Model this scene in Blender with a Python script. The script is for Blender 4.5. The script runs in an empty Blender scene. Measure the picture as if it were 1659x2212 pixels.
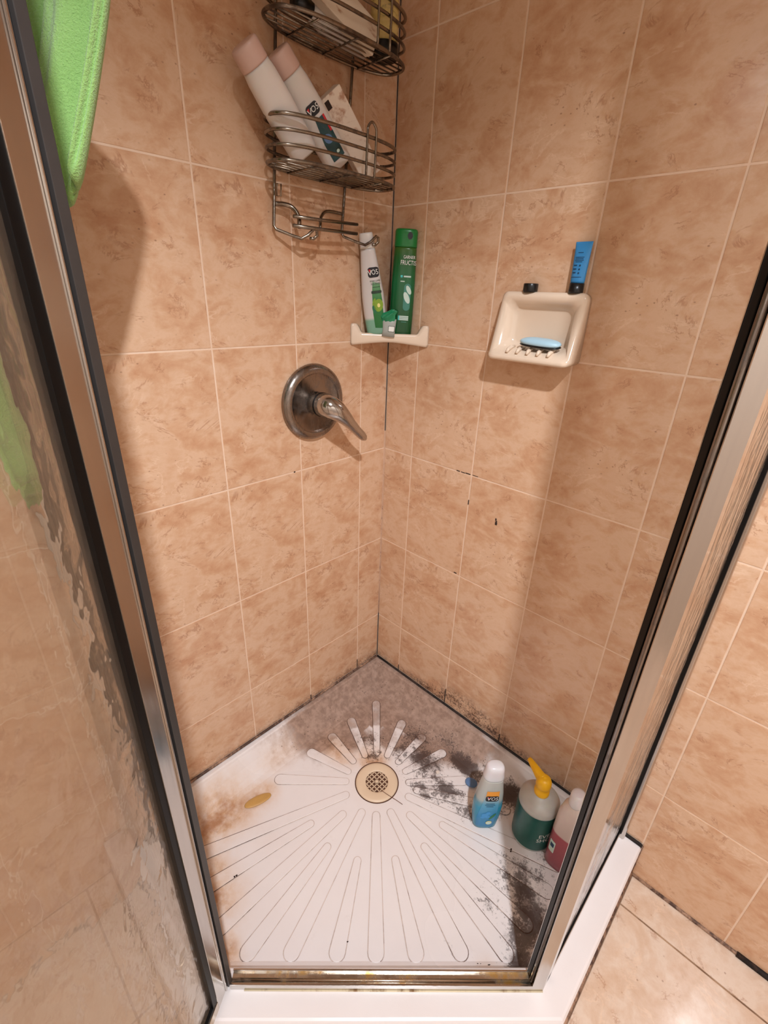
import bpy, bmesh, math, random
import numpy as np
from mathutils import Vector, Matrix

random.seed(7)
S = bpy.context.scene
COL = S.collection
Z0 = 0.295                      # bathroom floor is z = 0; heights below were surveyed from the lowest wall joint

# ------------------------------------------------------------------ camera
cam_d = bpy.data.cameras.new('camera')
cam = bpy.data.objects.new('camera', cam_d)
COL.objects.link(cam)
cam.location = (0.9082, -0.9535, 0.9992 + Z0)
cam.rotation_mode = 'XYZ'
cam.rotation_euler = (1.1354, -0.0347, 0.7728)
cam_d.sensor_fit = 'VERTICAL'
cam_d.sensor_height = 24.0
cam_d.lens = 24.0 * 1011.8 / 2212.0
cam_d.clip_start = 0.01
S.camera = cam

# ------------------------------------------------------------------ world and lights
W = bpy.data.worlds.new('world')
S.world = W
W.use_nodes = True
W.node_tree.nodes['Background'].inputs[0].default_value = (1.0, 0.95, 0.9, 1)
W.node_tree.nodes['Background'].inputs[1].default_value = 0.05

def spot(name, loc, energy, size_deg, blend, radius, color, rot=(0, 0, 0)):
    d = bpy.data.lights.new(name, 'SPOT')
    d.energy = energy; d.spot_size = math.radians(size_deg); d.spot_blend = blend
    d.shadow_soft_size = radius; d.color = color
    o = bpy.data.objects.new(name, d); COL.objects.link(o)
    o.location = loc; o.rotation_euler = rot
    return o
# recessed downlight in the ceiling behind and to the right of the camera
spot('ceiling_downlight', (1.43, -1.15, 2.42), 120, 133, 0.5, 0.035, (0.87, 0.925, 1.0))
# bulb of the vanity fixture on the far wall
vd = bpy.data.lights.new('vanity_bulb', 'POINT'); vd.energy = 2.2; vd.shadow_soft_size = 0.05; vd.color = (0.9, 0.94, 1.0)
vo = bpy.data.objects.new('vanity_bulb', vd); COL.objects.link(vo); vo.location = (0.25, -1.95, 2.12)

S.view_settings.view_transform = 'Standard'
S.view_settings.look = 'None'
S.view_settings.exposure = 0.55
S.view_settings.gamma = 1.0
S.view_settings.use_curve_mapping = False

# ------------------------------------------------------------------ material helpers
def lin(c):
    return tuple(((v / 255) / 12.92 if v / 255 <= 0.04045 else ((v / 255 + 0.055) / 1.055) ** 2.4) for v in c) + (1.0,)

class NT:
    """small node-tree builder"""
    def __init__(s, name):
        s.m = bpy.data.materials.new(name); s.m.use_nodes = True
        s.t = s.m.node_tree; s.n = s.t.nodes; s.l = s.t.links
        s.bsdf = s.n['Principled BSDF']; s.out = s.n['Material Output']
    def node(s, typ, **kw):
        nd = s.n.new(typ)
        for k, v in kw.items():
            if k in ('inp',):
                for a, b in v.items(): s.set(nd.inputs[a], b)
            else: setattr(nd, k, v)
        return nd
    def set(s, sock, v):
        if isinstance(v, bpy.types.NodeSocket): s.l.new(v, sock)
        else: sock.default_value = v
    def coord(s, kind='Object'): return s.node('ShaderNodeTexCoord').outputs[kind]
    def noise(s, vec, scale, detail=3, rough=.5, dist=0):
        nd = s.node('ShaderNodeTexNoise', inp={'Vector': vec, 'Scale': scale, 'Detail': detail, 'Roughness': rough, 'Distortion': dist})
        return nd.outputs['Fac']
    def ramp(s, fac, stops, interp='LINEAR'):
        nd = s.node('ShaderNodeValToRGB'); s.set(nd.inputs[0], fac)
        cr = nd.color_ramp; cr.interpolation = interp
        while len(cr.elements) < len(stops): cr.elements.new(0.5)
        for e, (p, c) in zip(cr.elements, stops):
            e.position = p; e.color = c if len(c) == 4 else (*c, 1)
        return nd.outputs[0]
    def rampf(s, fac, a, b, va=0., vb=1.):
        nd = s.node('ShaderNodeMapRange', inp={'Value': fac, 'From Min': a, 'From Max': b, 'To Min': va, 'To Max': vb})
        nd.interpolation_type = 'SMOOTHSTEP'
        return nd.outputs[0]
    def math(s, op, a, b=0., c=0.):
        nd = s.node('ShaderNodeMath', operation=op)
        s.set(nd.inputs[0], a); s.set(nd.inputs[1], b); s.set(nd.inputs[2], c)
        return nd.outputs[0]
    def mix(s, fac, a, b, blend='MIX'):
        nd = s.node('ShaderNodeMix', data_type='RGBA', blend_type=blend)
        s.set(nd.inputs[0], fac); s.set(nd.inputs[6], a); s.set(nd.inputs[7], b)
        return nd.outputs[2]
    def bump(s, h, strength, dist=.001):
        nd = s.node('ShaderNodeBump', inp={'Height': h, 'Strength': strength, 'Distance': dist})
        s.l.new(nd.outputs[0], s.bsdf.inputs['Normal']); return nd.outputs[0]
    def p(s, **kw):
        names = {'color': 'Base Color', 'rough': 'Roughness', 'metal': 'Metallic', 'spec': 'Specular IOR Level', 'trans': 'Transmission Weight', 'ior': 'IOR', 'sub': 'Subsurface Weight', 'sheen': 'Sheen Weight', 'coat': 'Coat Weight', 'alpha': 'Alpha'}
        for k, v in kw.items(): s.set(s.bsdf.inputs[names[k]], v)
        return s
    def attr(s, name): return s.node('ShaderNodeAttribute', attribute_name=name).outputs['Fac']

def plain(name, rgb, rough=.4, metal=0., var=.06, scale=40, spec=.5, **kw):
    n = NT(name); co = n.coord()
    c = lin(rgb); d = tuple(v * (1 - var * 2.2) for v in c[:3]) + (1,)
    n.p(color=n.mix(n.noise(co, scale, 4), c, d), rough=rough, metal=metal, spec=spec, **kw)
    return n.m

M = {}
def make_tile(name, base, dark, light, rough, variants=3):
    n = NT(name)
    oi = n.node('ShaderNodeObjectInfo')
    r = n.math('FLOOR', n.math('MULTIPLY', oi.outputs['Random'], variants))
    off = n.node('ShaderNodeCombineXYZ', inp={0: n.math('MULTIPLY', r, 3.1), 1: n.math('MULTIPLY', r, 5.7), 2: n.math('MULTIPLY', r, 1.9)})
    v = n.node('ShaderNodeVectorMath', operation='ADD', inp={0: n.coord(), 1: off.outputs[0]}).outputs[0]
    mp = n.node('ShaderNodeMapping', inp={'Vector': v, 'Rotation': (.5, .4, .35), 'Scale': (1, 1, 1.5)}).outputs[0]
    cloud = n.math('ADD', n.math('MULTIPLY', n.noise(mp, 11, 6, .62, .5), .65), n.math('MULTIPLY', n.noise(mp, 30, 5, .65, .4), .35))
    col = n.ramp(cloud, [(.34, lin(dark)), (.47, lin(base)), (.56, lin(light)), (.70, lin(base))])
    # short rusty veins
    v1 = n.math('ABSOLUTE', n.math('SUBTRACT', n.noise(mp, 8, 7, .68, .7), .5))
    vein = n.math('MULTIPLY', n.rampf(v1, .0, .022, 1, 0), n.rampf(n.noise(mp, 21, 3), .50, .64))
    col = n.mix(n.math('MULTIPLY', vein, .5), col, lin((158, 102, 68)))
    v2 = n.math('ABSOLUTE', n.math('SUBTRACT', n.noise(mp, 15, 6, .6, .6), .5))
    pale = n.math('MULTIPLY', n.rampf(v2, .0, .03, 1, 0), n.rampf(n.noise(mp, 9, 2), .5, .66))
    col = n.mix(n.math('MULTIPLY', pale, .4), col, lin((236, 206, 178)))
    # small pits
    sp = n.node('ShaderNodeTexVoronoi', inp={'Vector': mp, 'Scale': 62, 'Randomness': 1.0}).outputs['Distance']
    pit = n.math('MULTIPLY', n.rampf(sp, .06, .16, 1, 0), n.rampf(n.noise(mp, 16, 2), .52, .66))
    col = n.mix(n.math('MULTIPLY', pit, .55), col, lin((118, 70, 48)))
    n.p(color=col, rough=rough, spec=.5)
    n.bump(n.math('ADD', n.noise(v, 14, 3), n.math('MULTIPLY', n.noise(v, 60, 2), .22)), .3, .0016)
    return n
nt = make_tile('wall_tile_marbled', (209, 166, 132), (195, 145, 109), (218, 181, 150), .2); M['tile'] = nt.m
# mould creeping up from the tray and scattered black flecks where it grows (own shape on the wall)
nt = make_tile('wall_tile_mouldy', (209, 166, 132), (195, 145, 109), (218, 181, 150), .2); M['tile_mould'] = nt.m
base_sock = nt.bsdf.inputs['Base Color'].links[0].from_socket
gp = nt.node('ShaderNodeNewGeometry').outputs['Position']
att = nt.attr('mould')
fine = nt.noise(gp, 160, 4, .7); mid = nt.noise(gp, 28, 3)
speck = nt.math('MULTIPLY', nt.rampf(nt.math('ADD', nt.math('MULTIPLY', fine, .8), nt.math('MULTIPLY', mid, .35)), .52, .68), nt.rampf(att, .12, .75))
haze = nt.math('MULTIPLY', nt.rampf(mid, .3, .7), nt.math('MULTIPLY', att, .5))
c2 = nt.mix(haze, base_sock, lin((122, 72, 50)))
c2 = nt.mix(nt.math('MULTIPLY', speck, .85), c2, lin((52, 34, 30)))
nt.p(color=c2)
nt = make_tile('floor_tile_marbled', (216, 188, 164), (206, 172, 144), (224, 202, 182), .14, 4); M['ftile'] = nt.m

n = NT('grout'); co = n.coord()
n.p(color=n.mix(n.noise(co, 30, 4), lin((240, 214, 190)), lin((222, 188, 160))), rough=.85); M['grout'] = n.m
n = NT('floor_grout'); co = n.coord()
n.p(color=n.mix(n.rampf(n.noise(co, 24, 5), .35, .65), lin((176, 142, 112)), lin((120, 88, 66))), rough=.9); M['fgrout'] = n.m
def caulk(name, light, dark, lo, hi, sc=55):
    n = NT(name); co = n.coord()
    f = n.rampf(n.math('ADD', n.math('MULTIPLY', n.noise(co, sc, 5, .7), .7), n.math('MULTIPLY', n.noise(co, 7, 2), .3)), lo, hi)
    n.p(color=n.mix(f, lin(light), lin(dark)), rough=.7); return n.m
M['caulk_black'] = caulk('caulk_black_mould', (70, 48, 38), (22, 16, 14), .35, .55)
M['caulk_brown'] = caulk('caulk_brown_mould', (176, 138, 112), (78, 54, 44), .38, .58)
M['caulk_pale'] = caulk('caulk_pale', (206, 160, 126), (150, 100, 76), .5, .62)
M['caulk_gold'] = caulk('caulk_amber', (226, 210, 176), (132, 92, 46), .50, .68, 30)
M['paint'] = plain('painted_plaster', (226, 214, 200), .7, var=.03, scale=8)
M['ceil'] = plain('ceiling_paint', (236, 230, 222), .8, var=.02, scale=8)

# tray: gelcoat with soap film, mould and rust stains (stain densities live in mesh attributes)
n = NT('tray_gelcoat'); gp = n.node('ShaderNodeNewGeometry').outputs['Position']
film, mould, rust = n.attr('film'), n.attr('mould'), n.attr('rust')
big = n.noise(gp, 16, 5, .6); med = n.noise(gp, 55, 5, .65); fine = n.noise(gp, 210, 4, .65)
col = n.mix(n.noise(gp, 9, 3), lin((240, 234, 232)), lin((232, 222, 218)))
col = n.mix(n.math('MULTIPLY', n.rampf(rust, .05, .8), n.rampf(n.math('ADD', n.math('MULTIPLY', big, .6), n.math('MULTIPLY', med, .4)), .25, .75, .25, 1)), col, lin((212, 160, 98)))
rd = n.math('MULTIPLY', n.rampf(n.math('ADD', big, n.math('MULTIPLY', rust, .5)), .72, .98), n.rampf(rust, .25, .9))
col = n.mix(n.math('MULTIPLY', rd, .7), col, lin((150, 84, 40)))
fm = n.math('MULTIPLY', n.rampf(n.math('ADD', n.math('ADD', n.math('MULTIPLY', big, .5), n.math('MULTIPLY', med, .4)), film), .52, .95), .92)
col = n.mix(fm, col, n.mix(n.rampf(med, .35, .65), lin((138, 106, 86)), lin((172, 140, 120))))
msk = n.math('ADD', n.math('MULTIPLY', med, .55), n.math('MULTIPLY', fine, .45))
m1 = n.rampf(n.math('ADD', msk, n.math('MULTIPLY', mould, .46)), .70, .84)
m1 = n.math('MULTIPLY', m1, n.rampf(mould, .04, .3))
m0 = n.math('MULTIPLY', n.rampf(n.math('ADD', big, n.math('MULTIPLY', mould, .55)), .75, 1.05), n.rampf(mould, .15, .7))
col = n.mix(n.math('MULTIPLY', m0, .8), col, lin((106, 82, 70)))
col = n.mix(n.math('MULTIPLY', m1, .8), col, lin((62, 46, 42)))
# stray dark specks over the dirty half
vor = n.node('ShaderNodeTexVoronoi', inp={'Vector': gp, 'Scale': 95}).outputs['Distance']
sp = n.math('MULTIPLY', n.rampf(vor, .10, .2, 1, 0), n.math('MULTIPLY', n.rampf(n.noise(gp, 22, 2), .46, .6), n.rampf(n.math('ADD', film, n.math('ADD', mould, n.math('MULTIPLY', rust, .4))), .15, .6)))
col = n.mix(n.math('MULTIPLY', sp, .75), col, lin((70, 44, 34)))
n.p(color=col, rough=n.rampf(n.math('ADD', film, mould), 0, .8, .27, .6), spec=.45)
n.bump(n.math('ADD', n.math('MULTIPLY', fine, .4), n.noise(gp, 500, 2)), .12, .0006)
M['tray'] = n.m
n = NT('groove_dirt'); gp = n.node('ShaderNodeNewGeometry').outputs['Position']
d = n.attr('dirt')
f = n.rampf(n.math('ADD', n.math('MULTIPLY', n.noise(gp, 34, 5, .7), .75), n.math('MULTIPLY', d, .55)), .42, .8)
n.p(color=n.mix(f, lin((214, 194, 182)), lin((86, 52, 36))), rough=.6); M['groove'] = n.m

def metal(name, rgb, rough, streak=.12, dirt=None):
    n = NT(name); co = n.coord()
    mp = n.node('ShaderNodeMapping', inp={'Vector': co, 'Scale': (1, 1, .06)}).outputs[0]
    s1 = n.noise(mp, 160, 3)
    c = n.mix(s1, lin(rgb), tuple(v * (1 - streak) for v in lin(rgb)[:3]) + (1,))
    m = 1.0
    if dirt:
        f = n.rampf(n.math('ADD', n.math('MULTIPLY', n.noise(co, 14, 5), .7), n.math('MULTIPLY', n.noise(co, 70, 3), .3)), dirt[1], dirt[2])
        c = n.mix(f, c, lin(dirt[0])); m = n.math('SUBTRACT', 1., n.math('MULTIPLY', f, .6))
    n.p(color=c, rough=n.rampf(s1, .2, .8, rough * .8, rough * 1.3), metal=m)
    return n.m
M['alu'] = metal('polished_aluminium', (206, 200, 194), .16)
M['alu_rust'] = metal('stained_aluminium', (208, 196, 180), .22, dirt=((178, 134, 70), .49, .66))
M['chrome'] = metal('worn_chrome', (190, 184, 178), .12, dirt=((110, 92, 80), .52, .75))
M['nickel'] = metal('worn_nickel', (150, 140, 132), .24, dirt=((92, 78, 68), .5, .72))
M['wire'] = metal('tarnished_wire', (150, 138, 124), .22, dirt=((74, 54, 40), .46, .62))
M['rubber'] = plain('black_rubber', (8, 7, 7), .45, var=.2, spec=.2)
M['dark_vinyl'] = plain('dark_grey_vinyl', (58, 54, 52), .4, var=.15)
M['grey_vinyl'] = plain('grey_vinyl_seal', (92, 86, 82), .35, var=.1)

# rain glass: rippled refraction with some light going straight through
n = NT('rain_glass'); co = n.coord()
mp = n.node('ShaderNodeMapping', inp={'Vector': co, 'Scale': (1, 1, .6)}).outputs[0]
h = n.math('ADD', n.noise(mp, 20, 2, .5, .5), n.math('MULTIPLY', n.noise(mp, 60, 2, .5, .3), .22))
bp = n.node('ShaderNodeBump', inp={'Height': h, 'Strength': .7, 'Distance': .016})
rf = n.node('ShaderNodeBsdfRefraction', inp={'Color': (.95, .95, .93, 1), 'Roughness': .13, 'IOR': 1.06}); n.l.new(bp.outputs[0], rf.inputs['Normal'])
gl = n.node('ShaderNodeBsdfGlossy', inp={'Color': (1, 1, 1, 1), 'Roughness': .14}); n.l.new(bp.outputs[0], gl.inputs['Normal'])
tr = n.node('ShaderNodeBsdfTransparent', inp={'Color': (.95, .95, .93, 1)})
tl = n.node('ShaderNodeBsdfTranslucent', inp={'Color': (.95, .93, .9, 1)}); n.l.new(bp.outputs[0], tl.inputs['Normal'])
lw = n.node('ShaderNodeLayerWeight', inp={'Blend': .5}).outputs['Facing']; fres = n.math('ADD', .03, n.math('MULTIPLY', n.math('POWER', lw, 5.0), .8))
m0 = n.node('ShaderNodeMixShader', inp={0: .24}); n.l.new(rf.outputs[0], m0.inputs[1]); n.l.new(tl.outputs[0], m0.inputs[2])
m1 = n.node('ShaderNodeMixShader', inp={0: .24}); n.l.new(m0.outputs[0], m1.inputs[1]); n.l.new(tr.outputs[0], m1.inputs[2])
m2 = n.node('ShaderNodeMixShader', inp={0: fres}); n.l.new(m1.outputs[0], m2.inputs[1]); n.l.new(gl.outputs[0], m2.inputs[2])
n.l.new(m2.outputs[0], n.out.inputs['Surface']); M['glass'] = n.m
# the flat back face and edges of the same panes
n = NT('flat_glass_face')
tr = n.node('ShaderNodeBsdfTransparent', inp={'Color': (.97, .975, .96, 1)}); gl = n.node('ShaderNodeBsdfGlossy', inp={'Roughness': .05})
m2 = n.node('ShaderNodeMixShader', inp={0: .05}); n.l.new(tr.outputs[0], m2.inputs[1]); n.l.new(gl.outputs[0], m2.inputs[2])
n.l.new(m2.outputs[0], n.out.inputs['Surface']); M['glass_flat'] = n.m
def pane_faces(o):
    """rippled material on the outer big face only"""
    o.data.materials.append(M['glass_flat']); ps = sorted(o.data.polygons, key=lambda q: -q.area)
    for q in o.data.polygons: q.material_index = 1
    big = ps[0] if (ps[0].normal.x - ps[0].normal.y) > (ps[1].normal.x - ps[1].normal.y) else ps[1]
    big.material_index = 0

n = NT('green_terry'); co = n.coord()
f = n.noise(co, 420, 3, .7); g = n.noise(co, 14, 3)
n.p(color=n.mix(n.math('ADD', n.math('MULTIPLY', f, .6), n.math('MULTIPLY', g, .4)), lin((126, 178, 84)), lin((172, 212, 128))), rough=.95, sheen=.4)
n.bump(f, .9, .003); M['towel'] = n.m
M['ceramic'] = plain('cream_ceramic', (232, 208, 184), .16, var=.03, scale=12, coat=.3)
M['bone'] = plain('bone_plastic', (232, 206, 176), .4, var=.04, scale=20)
M['dark_hole'] = plain('drain_dark', (30, 20, 16), .6, var=.2)
M['white_plastic'] = plain('translucent_white_plastic', (226, 216, 208), .35, var=.03, sub=.15)
M['clear_cap'] = plain('frosted_white_cap', (226, 222, 224), .25, var=.03, sub=.2)
M['pink_cap'] = plain('pearly_pink_cap', (214, 178, 164), .3, var=.05)
M['yellow'] = plain('yellow_plastic', (246, 186, 20), .35, var=.03)
M['black'] = plain('black_plastic', (14, 14, 16), .3, var=.1)
M['green_cap'] = plain('green_cap', (20, 120, 52), .25, var=.05)
M['blue_tube'] = plain('blue_tube', (58, 140, 200), .35, var=.04)
M['blue_soap'] = plain('pale_blue_soap', (176, 210, 226), .4, var=.05)
M['petal_and_shadow_blue'] = plain('dull_blue_petal_and_shadow', (96, 130, 172), .4, var=.05)  # petal print, and the disc coloured as the bottle's tinted shadow
M['soap_tan'] = plain('amber_soap', (206, 158, 88), .45, var=.1, scale=60)
M['debris'] = plain('dark_debris', (58, 38, 28), .8, var=.2, scale=300)
M['white_bit'] = plain('white_soap_bit', (236, 222, 208), .5)
M['hair'] = plain('brown_hair', (110, 60, 34), .5)
M['ink_white'] = plain('white_print', (238, 236, 230), .5, var=.01)
M['ink_black'] = plain('black_print', (18, 16, 24), .4, var=.01)
M['ink_red'] = plain('red_print', (206, 40, 46), .5, var=.01)
M['ink_dgreen'] = plain('dark_green_print', (34, 58, 40), .5, var=.01)
M['ink_navy'] = plain('navy_print', (28, 62, 96), .5, var=.01)
M['ink_cyan'] = plain('aqua_print', (76, 200, 196), .5, var=.01)
M['ink_orange'] = plain('orange_print', (240, 160, 62), .5, var=.06, scale=80)
M['ink_yellow'] = plain('pale_yellow_print', (240, 224, 140), .5, var=.01)
M['ink_kiwi'] = plain('kiwi_print', (142, 176, 52), .5, var=.15, scale=200)
M['ink_pale'] = plain('pale_aloe_print', (206, 226, 214), .4, var=.03)
M['ink_teal'] = plain('teal_print', (64, 136, 118), .4, var=.08, scale=80)
M['ink_leaf'] = plain('leaf_print', (40, 120, 80), .5, var=.12, scale=120)
M['ink_flower'] = plain('blue_flower_print', (70, 160, 224), .5, var=.12, scale=160)
M['grey_tube'] = plain('grey_tube', (170, 172, 164), .35, var=.04)
M['crumple_green'] = plain('crumpled_green_foil', (30, 140, 92), .25, var=.15, scale=90)
n = NT('stained_carton'); co = n.coord()
f = n.rampf(n.noise(n.node('ShaderNodeMapping', inp={'Vector': co, 'Scale': (1, 1, .35)}).outputs[0], 60, 4, .6), .56, .72)
n.p(color=n.mix(n.math('MULTIPLY', f, .8), lin((236, 218, 196)), lin((170, 108, 50))), rough=.55); M['carton'] = n.m
n = NT('soap_carton'); co = n.coord()
f = n.rampf(n.noise(co, 42, 4, .6), .53, .70)
n.p(color=n.mix(n.math('MULTIPLY', f, .75), lin((240, 222, 204)), lin((170, 104, 56))), rough=.5); M['carton2'] = n.m
n = NT('yellow_patterned_can'); co = n.coord()
wv = n.noise(n.node('ShaderNodeMapping', inp={'Vector': co, 'Scale': (1, 1, 2.6)}).outputs[0], 28, 4, .6, 1.2)
n.p(color=n.ramp(wv, [(.3, lin((128, 118, 84))), (.45, lin((226, 196, 118))), (.62, lin((238, 212, 140))), (.75, lin((196, 142, 70)))]), rough=.3); M['can'] = n.m

def level_mat(name, stops, rough=.3, zscale=1., sub=.1):
    """plastic whose colour changes with the fill height (object z in metres)"""
    n = NT(name); co = n.coord()
    z = n.node('ShaderNodeSeparateXYZ', inp={0: co}).outputs[2]
    c = n.ramp(n.math('MULTIPLY', z, 1 / zscale), [(p, lin(c)) for p, c in stops])
    n.p(color=c, rough=rough, sub=sub); return n.m
M['blue_body'] = level_mat('blue_bottle_body', [(0, (30, 128, 160)), (.42, (40, 142, 176)), (.50, (96, 150, 168)), (.56, (170, 176, 172)), (1, (196, 192, 184))], .22, .2)
M['pink_body'] = level_mat('pink_bottle_body', [(0, (150, 70, 80)), (.52, (168, 84, 92)), (.54, (206, 186, 178)), (1, (214, 198, 188))], .25, .2)
M['pump_body'] = plain('frosted_pump_bottle', (196, 194, 188), .35, var=.06, scale=70, sub=.15)
M['pump_label'] = plain('teal_wrap_label', (18, 92, 82), .35, var=.18, scale=35)
M['green_body'] = level_mat('green_bottle_body', [(0, (16, 72, 34)), (.3, (14, 84, 42)), (.6, (16, 100, 56)), (.86, (30, 92, 40)), (1, (60, 96, 30))], .22, .2)
M['vo_body'] = level_mat('white_bottle_body', [(0, (120, 164, 140)), (.16, (128, 172, 148)), (.19, (206, 198, 192)), (1, (214, 206, 202))], .35, .21)
M['vo_label'] = level_mat('green_fade_label', [(0, (28, 104, 52)), (.35, (44, 120, 58)), (.52, (96, 150, 100)), (.62, (200, 200, 192)), (1, (210, 204, 200))], .35, .21)
M['blue_label'] = level_mat('blue_fade_label', [(0, (16, 116, 164)), (.3, (30, 132, 184)), (.5, (84, 158, 190)), (.62, (170, 182, 182)), (1, (190, 190, 186))], .3, .2)
M['caddy_label'] = plain('dark_teal_label', (40, 84, 88), .35, var=.3, scale=40)

# ------------------------------------------------------------------ geometry helpers
def link(name, me, mat=None, parent=None, smooth=False, loc=None, rot=None):
    o = bpy.data.objects.new(name, me); COL.objects.link(o)
    if mat and not me.materials: me.materials.append(mat)
    if parent: o.parent = parent
    if smooth:
        me.polygons.foreach_set('use_smooth', [True] * len(me.polygons))
    if loc: o.location = loc
    if rot: o.rotation_euler = rot
    return o

def mesh(name, vs, fs):
    me = bpy.data.meshes.new(name); me.from_pydata([tuple(v) for v in vs], [], fs); me.update(); return me

def bm_mesh(bm, name):
    bmesh.ops.recalc_face_normals(bm, faces=bm.faces[:])
    me = bpy.data.meshes.new(name); bm.to_mesh(me); bm.free(); return me

def thing(name, label, cat, loc=(0, 0, 0), rot=(0, 0, 0), group=None):
    o = bpy.data.objects.new(name, None); COL.objects.link(o); o.empty_display_size = .02
    o.location = loc; o.rotation_euler = rot; o['label'] = label; o['category'] = cat
    if group: o['group'] = group
    return o
def tag(o, label, cat, group=None):
    o['label'] = label; o['category'] = cat
    if group: o['group'] = group
    return o
def struct(o, label=None):
    o['kind'] = 'structure'
    if label: o['label'] = label
    return o

def box_mesh(name, sx, sy, sz, bev=.0, seg=2):
    bm = bmesh.new(); bmesh.ops.create_cube(bm, size=1)
    for v in bm.verts: v.co = Vector((v.co.x * sx, v.co.y * sy, v.co.z * sz))
    if bev: bmesh.ops.bevel(bm, geom=bm.edges[:], offset=bev, segments=seg, profile=.6, affect='EDGES')
    return bm_mesh(bm, name)

def prism(name, pts, z0, z1, bev=0.):
    bm = bmesh.new()
    a = [bm.verts.new((x, y, z0)) for x, y in pts]; b = [bm.verts.new((x, y, z1)) for x, y in pts]
    k = len(pts); bm.faces.new(a[::-1]); bm.faces.new(b)
    for i in range(k): bm.faces.new((a[i], a[(i + 1) % k], b[(i + 1) % k], b[i]))
    if bev: bmesh.ops.bevel(bm, geom=bm.edges[:], offset=bev, segments=2, profile=.6, affect='EDGES')
    return bm_mesh(bm, name)

def bar(name, p, q, w, z0, z1, mat, parent=None, side=0., bev=.0012):
    """upright slab along plan segment p-q, w thick, from z0 to z1; side shifts it sideways"""
    p = Vector(p); q = Vector(q); d = (q - p).normalized(); nn = Vector((-d.y, d.x))
    a = nn * (side + w / 2); b = nn * (side - w / 2)
    return link(name, prism(name, [p + a, p + b, q + b, q + a], z0, z1, bev), mat, parent)

def tube(bm, pts, r, seg=8, closed=False):
    pts = [Vector(p) for p in pts]; k = len(pts); rings = []
    up = None
    for i, p in enumerate(pts):
        if closed: t = pts[(i + 1) % k] - pts[i - 1]
        else: t = pts[min(i + 1, k - 1)] - pts[max(i - 1, 0)]
        t.normalize()
        if up is None: up = Vector((0, 0, 1)) if abs(t.z) < .9 else Vector((1, 0, 0))
        a = t.cross(up)
        if a.length < 1e-4: a = t.cross(Vector((.3, .8, .5)))
        a.normalize(); b = a.cross(t).normalized(); up = b
        rr = r[i] if isinstance(r, (list, tuple)) else r
        rings.append([bm.verts.new(p + (a * math.cos(2 * math.pi * j / seg) + b * math.sin(2 * math.pi * j / seg)) * rr) for j in range(seg)])
    for i in range(k if closed else k - 1):
        A, B = rings[i], rings[(i + 1) % k]
        for j in range(seg): bm.faces.new((A[j], A[(j + 1) % seg], B[(j + 1) % seg], B[j]))
    if not closed:
        bm.faces.new(rings[0][::-1]); bm.faces.new(rings[-1])

def tube_obj(name, pts, r, mat, parent=None, seg=8, closed=False):
    bm = bmesh.new(); tube(bm, pts, r, seg, closed); return link(name, bm_mesh(bm, name), mat, parent, True)

def smooth_path(pts, k=6):
    """Catmull-Rom through the points"""
    P = [Vector(p) for p in pts]; P = [P[0] * 2 - P[1]] + P + [P[-1] * 2 - P[-2]]; out = []
    for i in range(1, len(P) - 2):
        a, b, c, d = P[i - 1:i + 3]
        for j in range(k):
            t = j / k
            out.append(.5 * ((2 * b) + (c - a) * t + (2 * a - 5 * b + 4 * c - d) * t * t + (3 * b - a - 3 * c + d) * t ** 3))
    out.append(P[-2]); return out

def spow(c, e): return math.copysign(abs(c) ** e, c)

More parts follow.
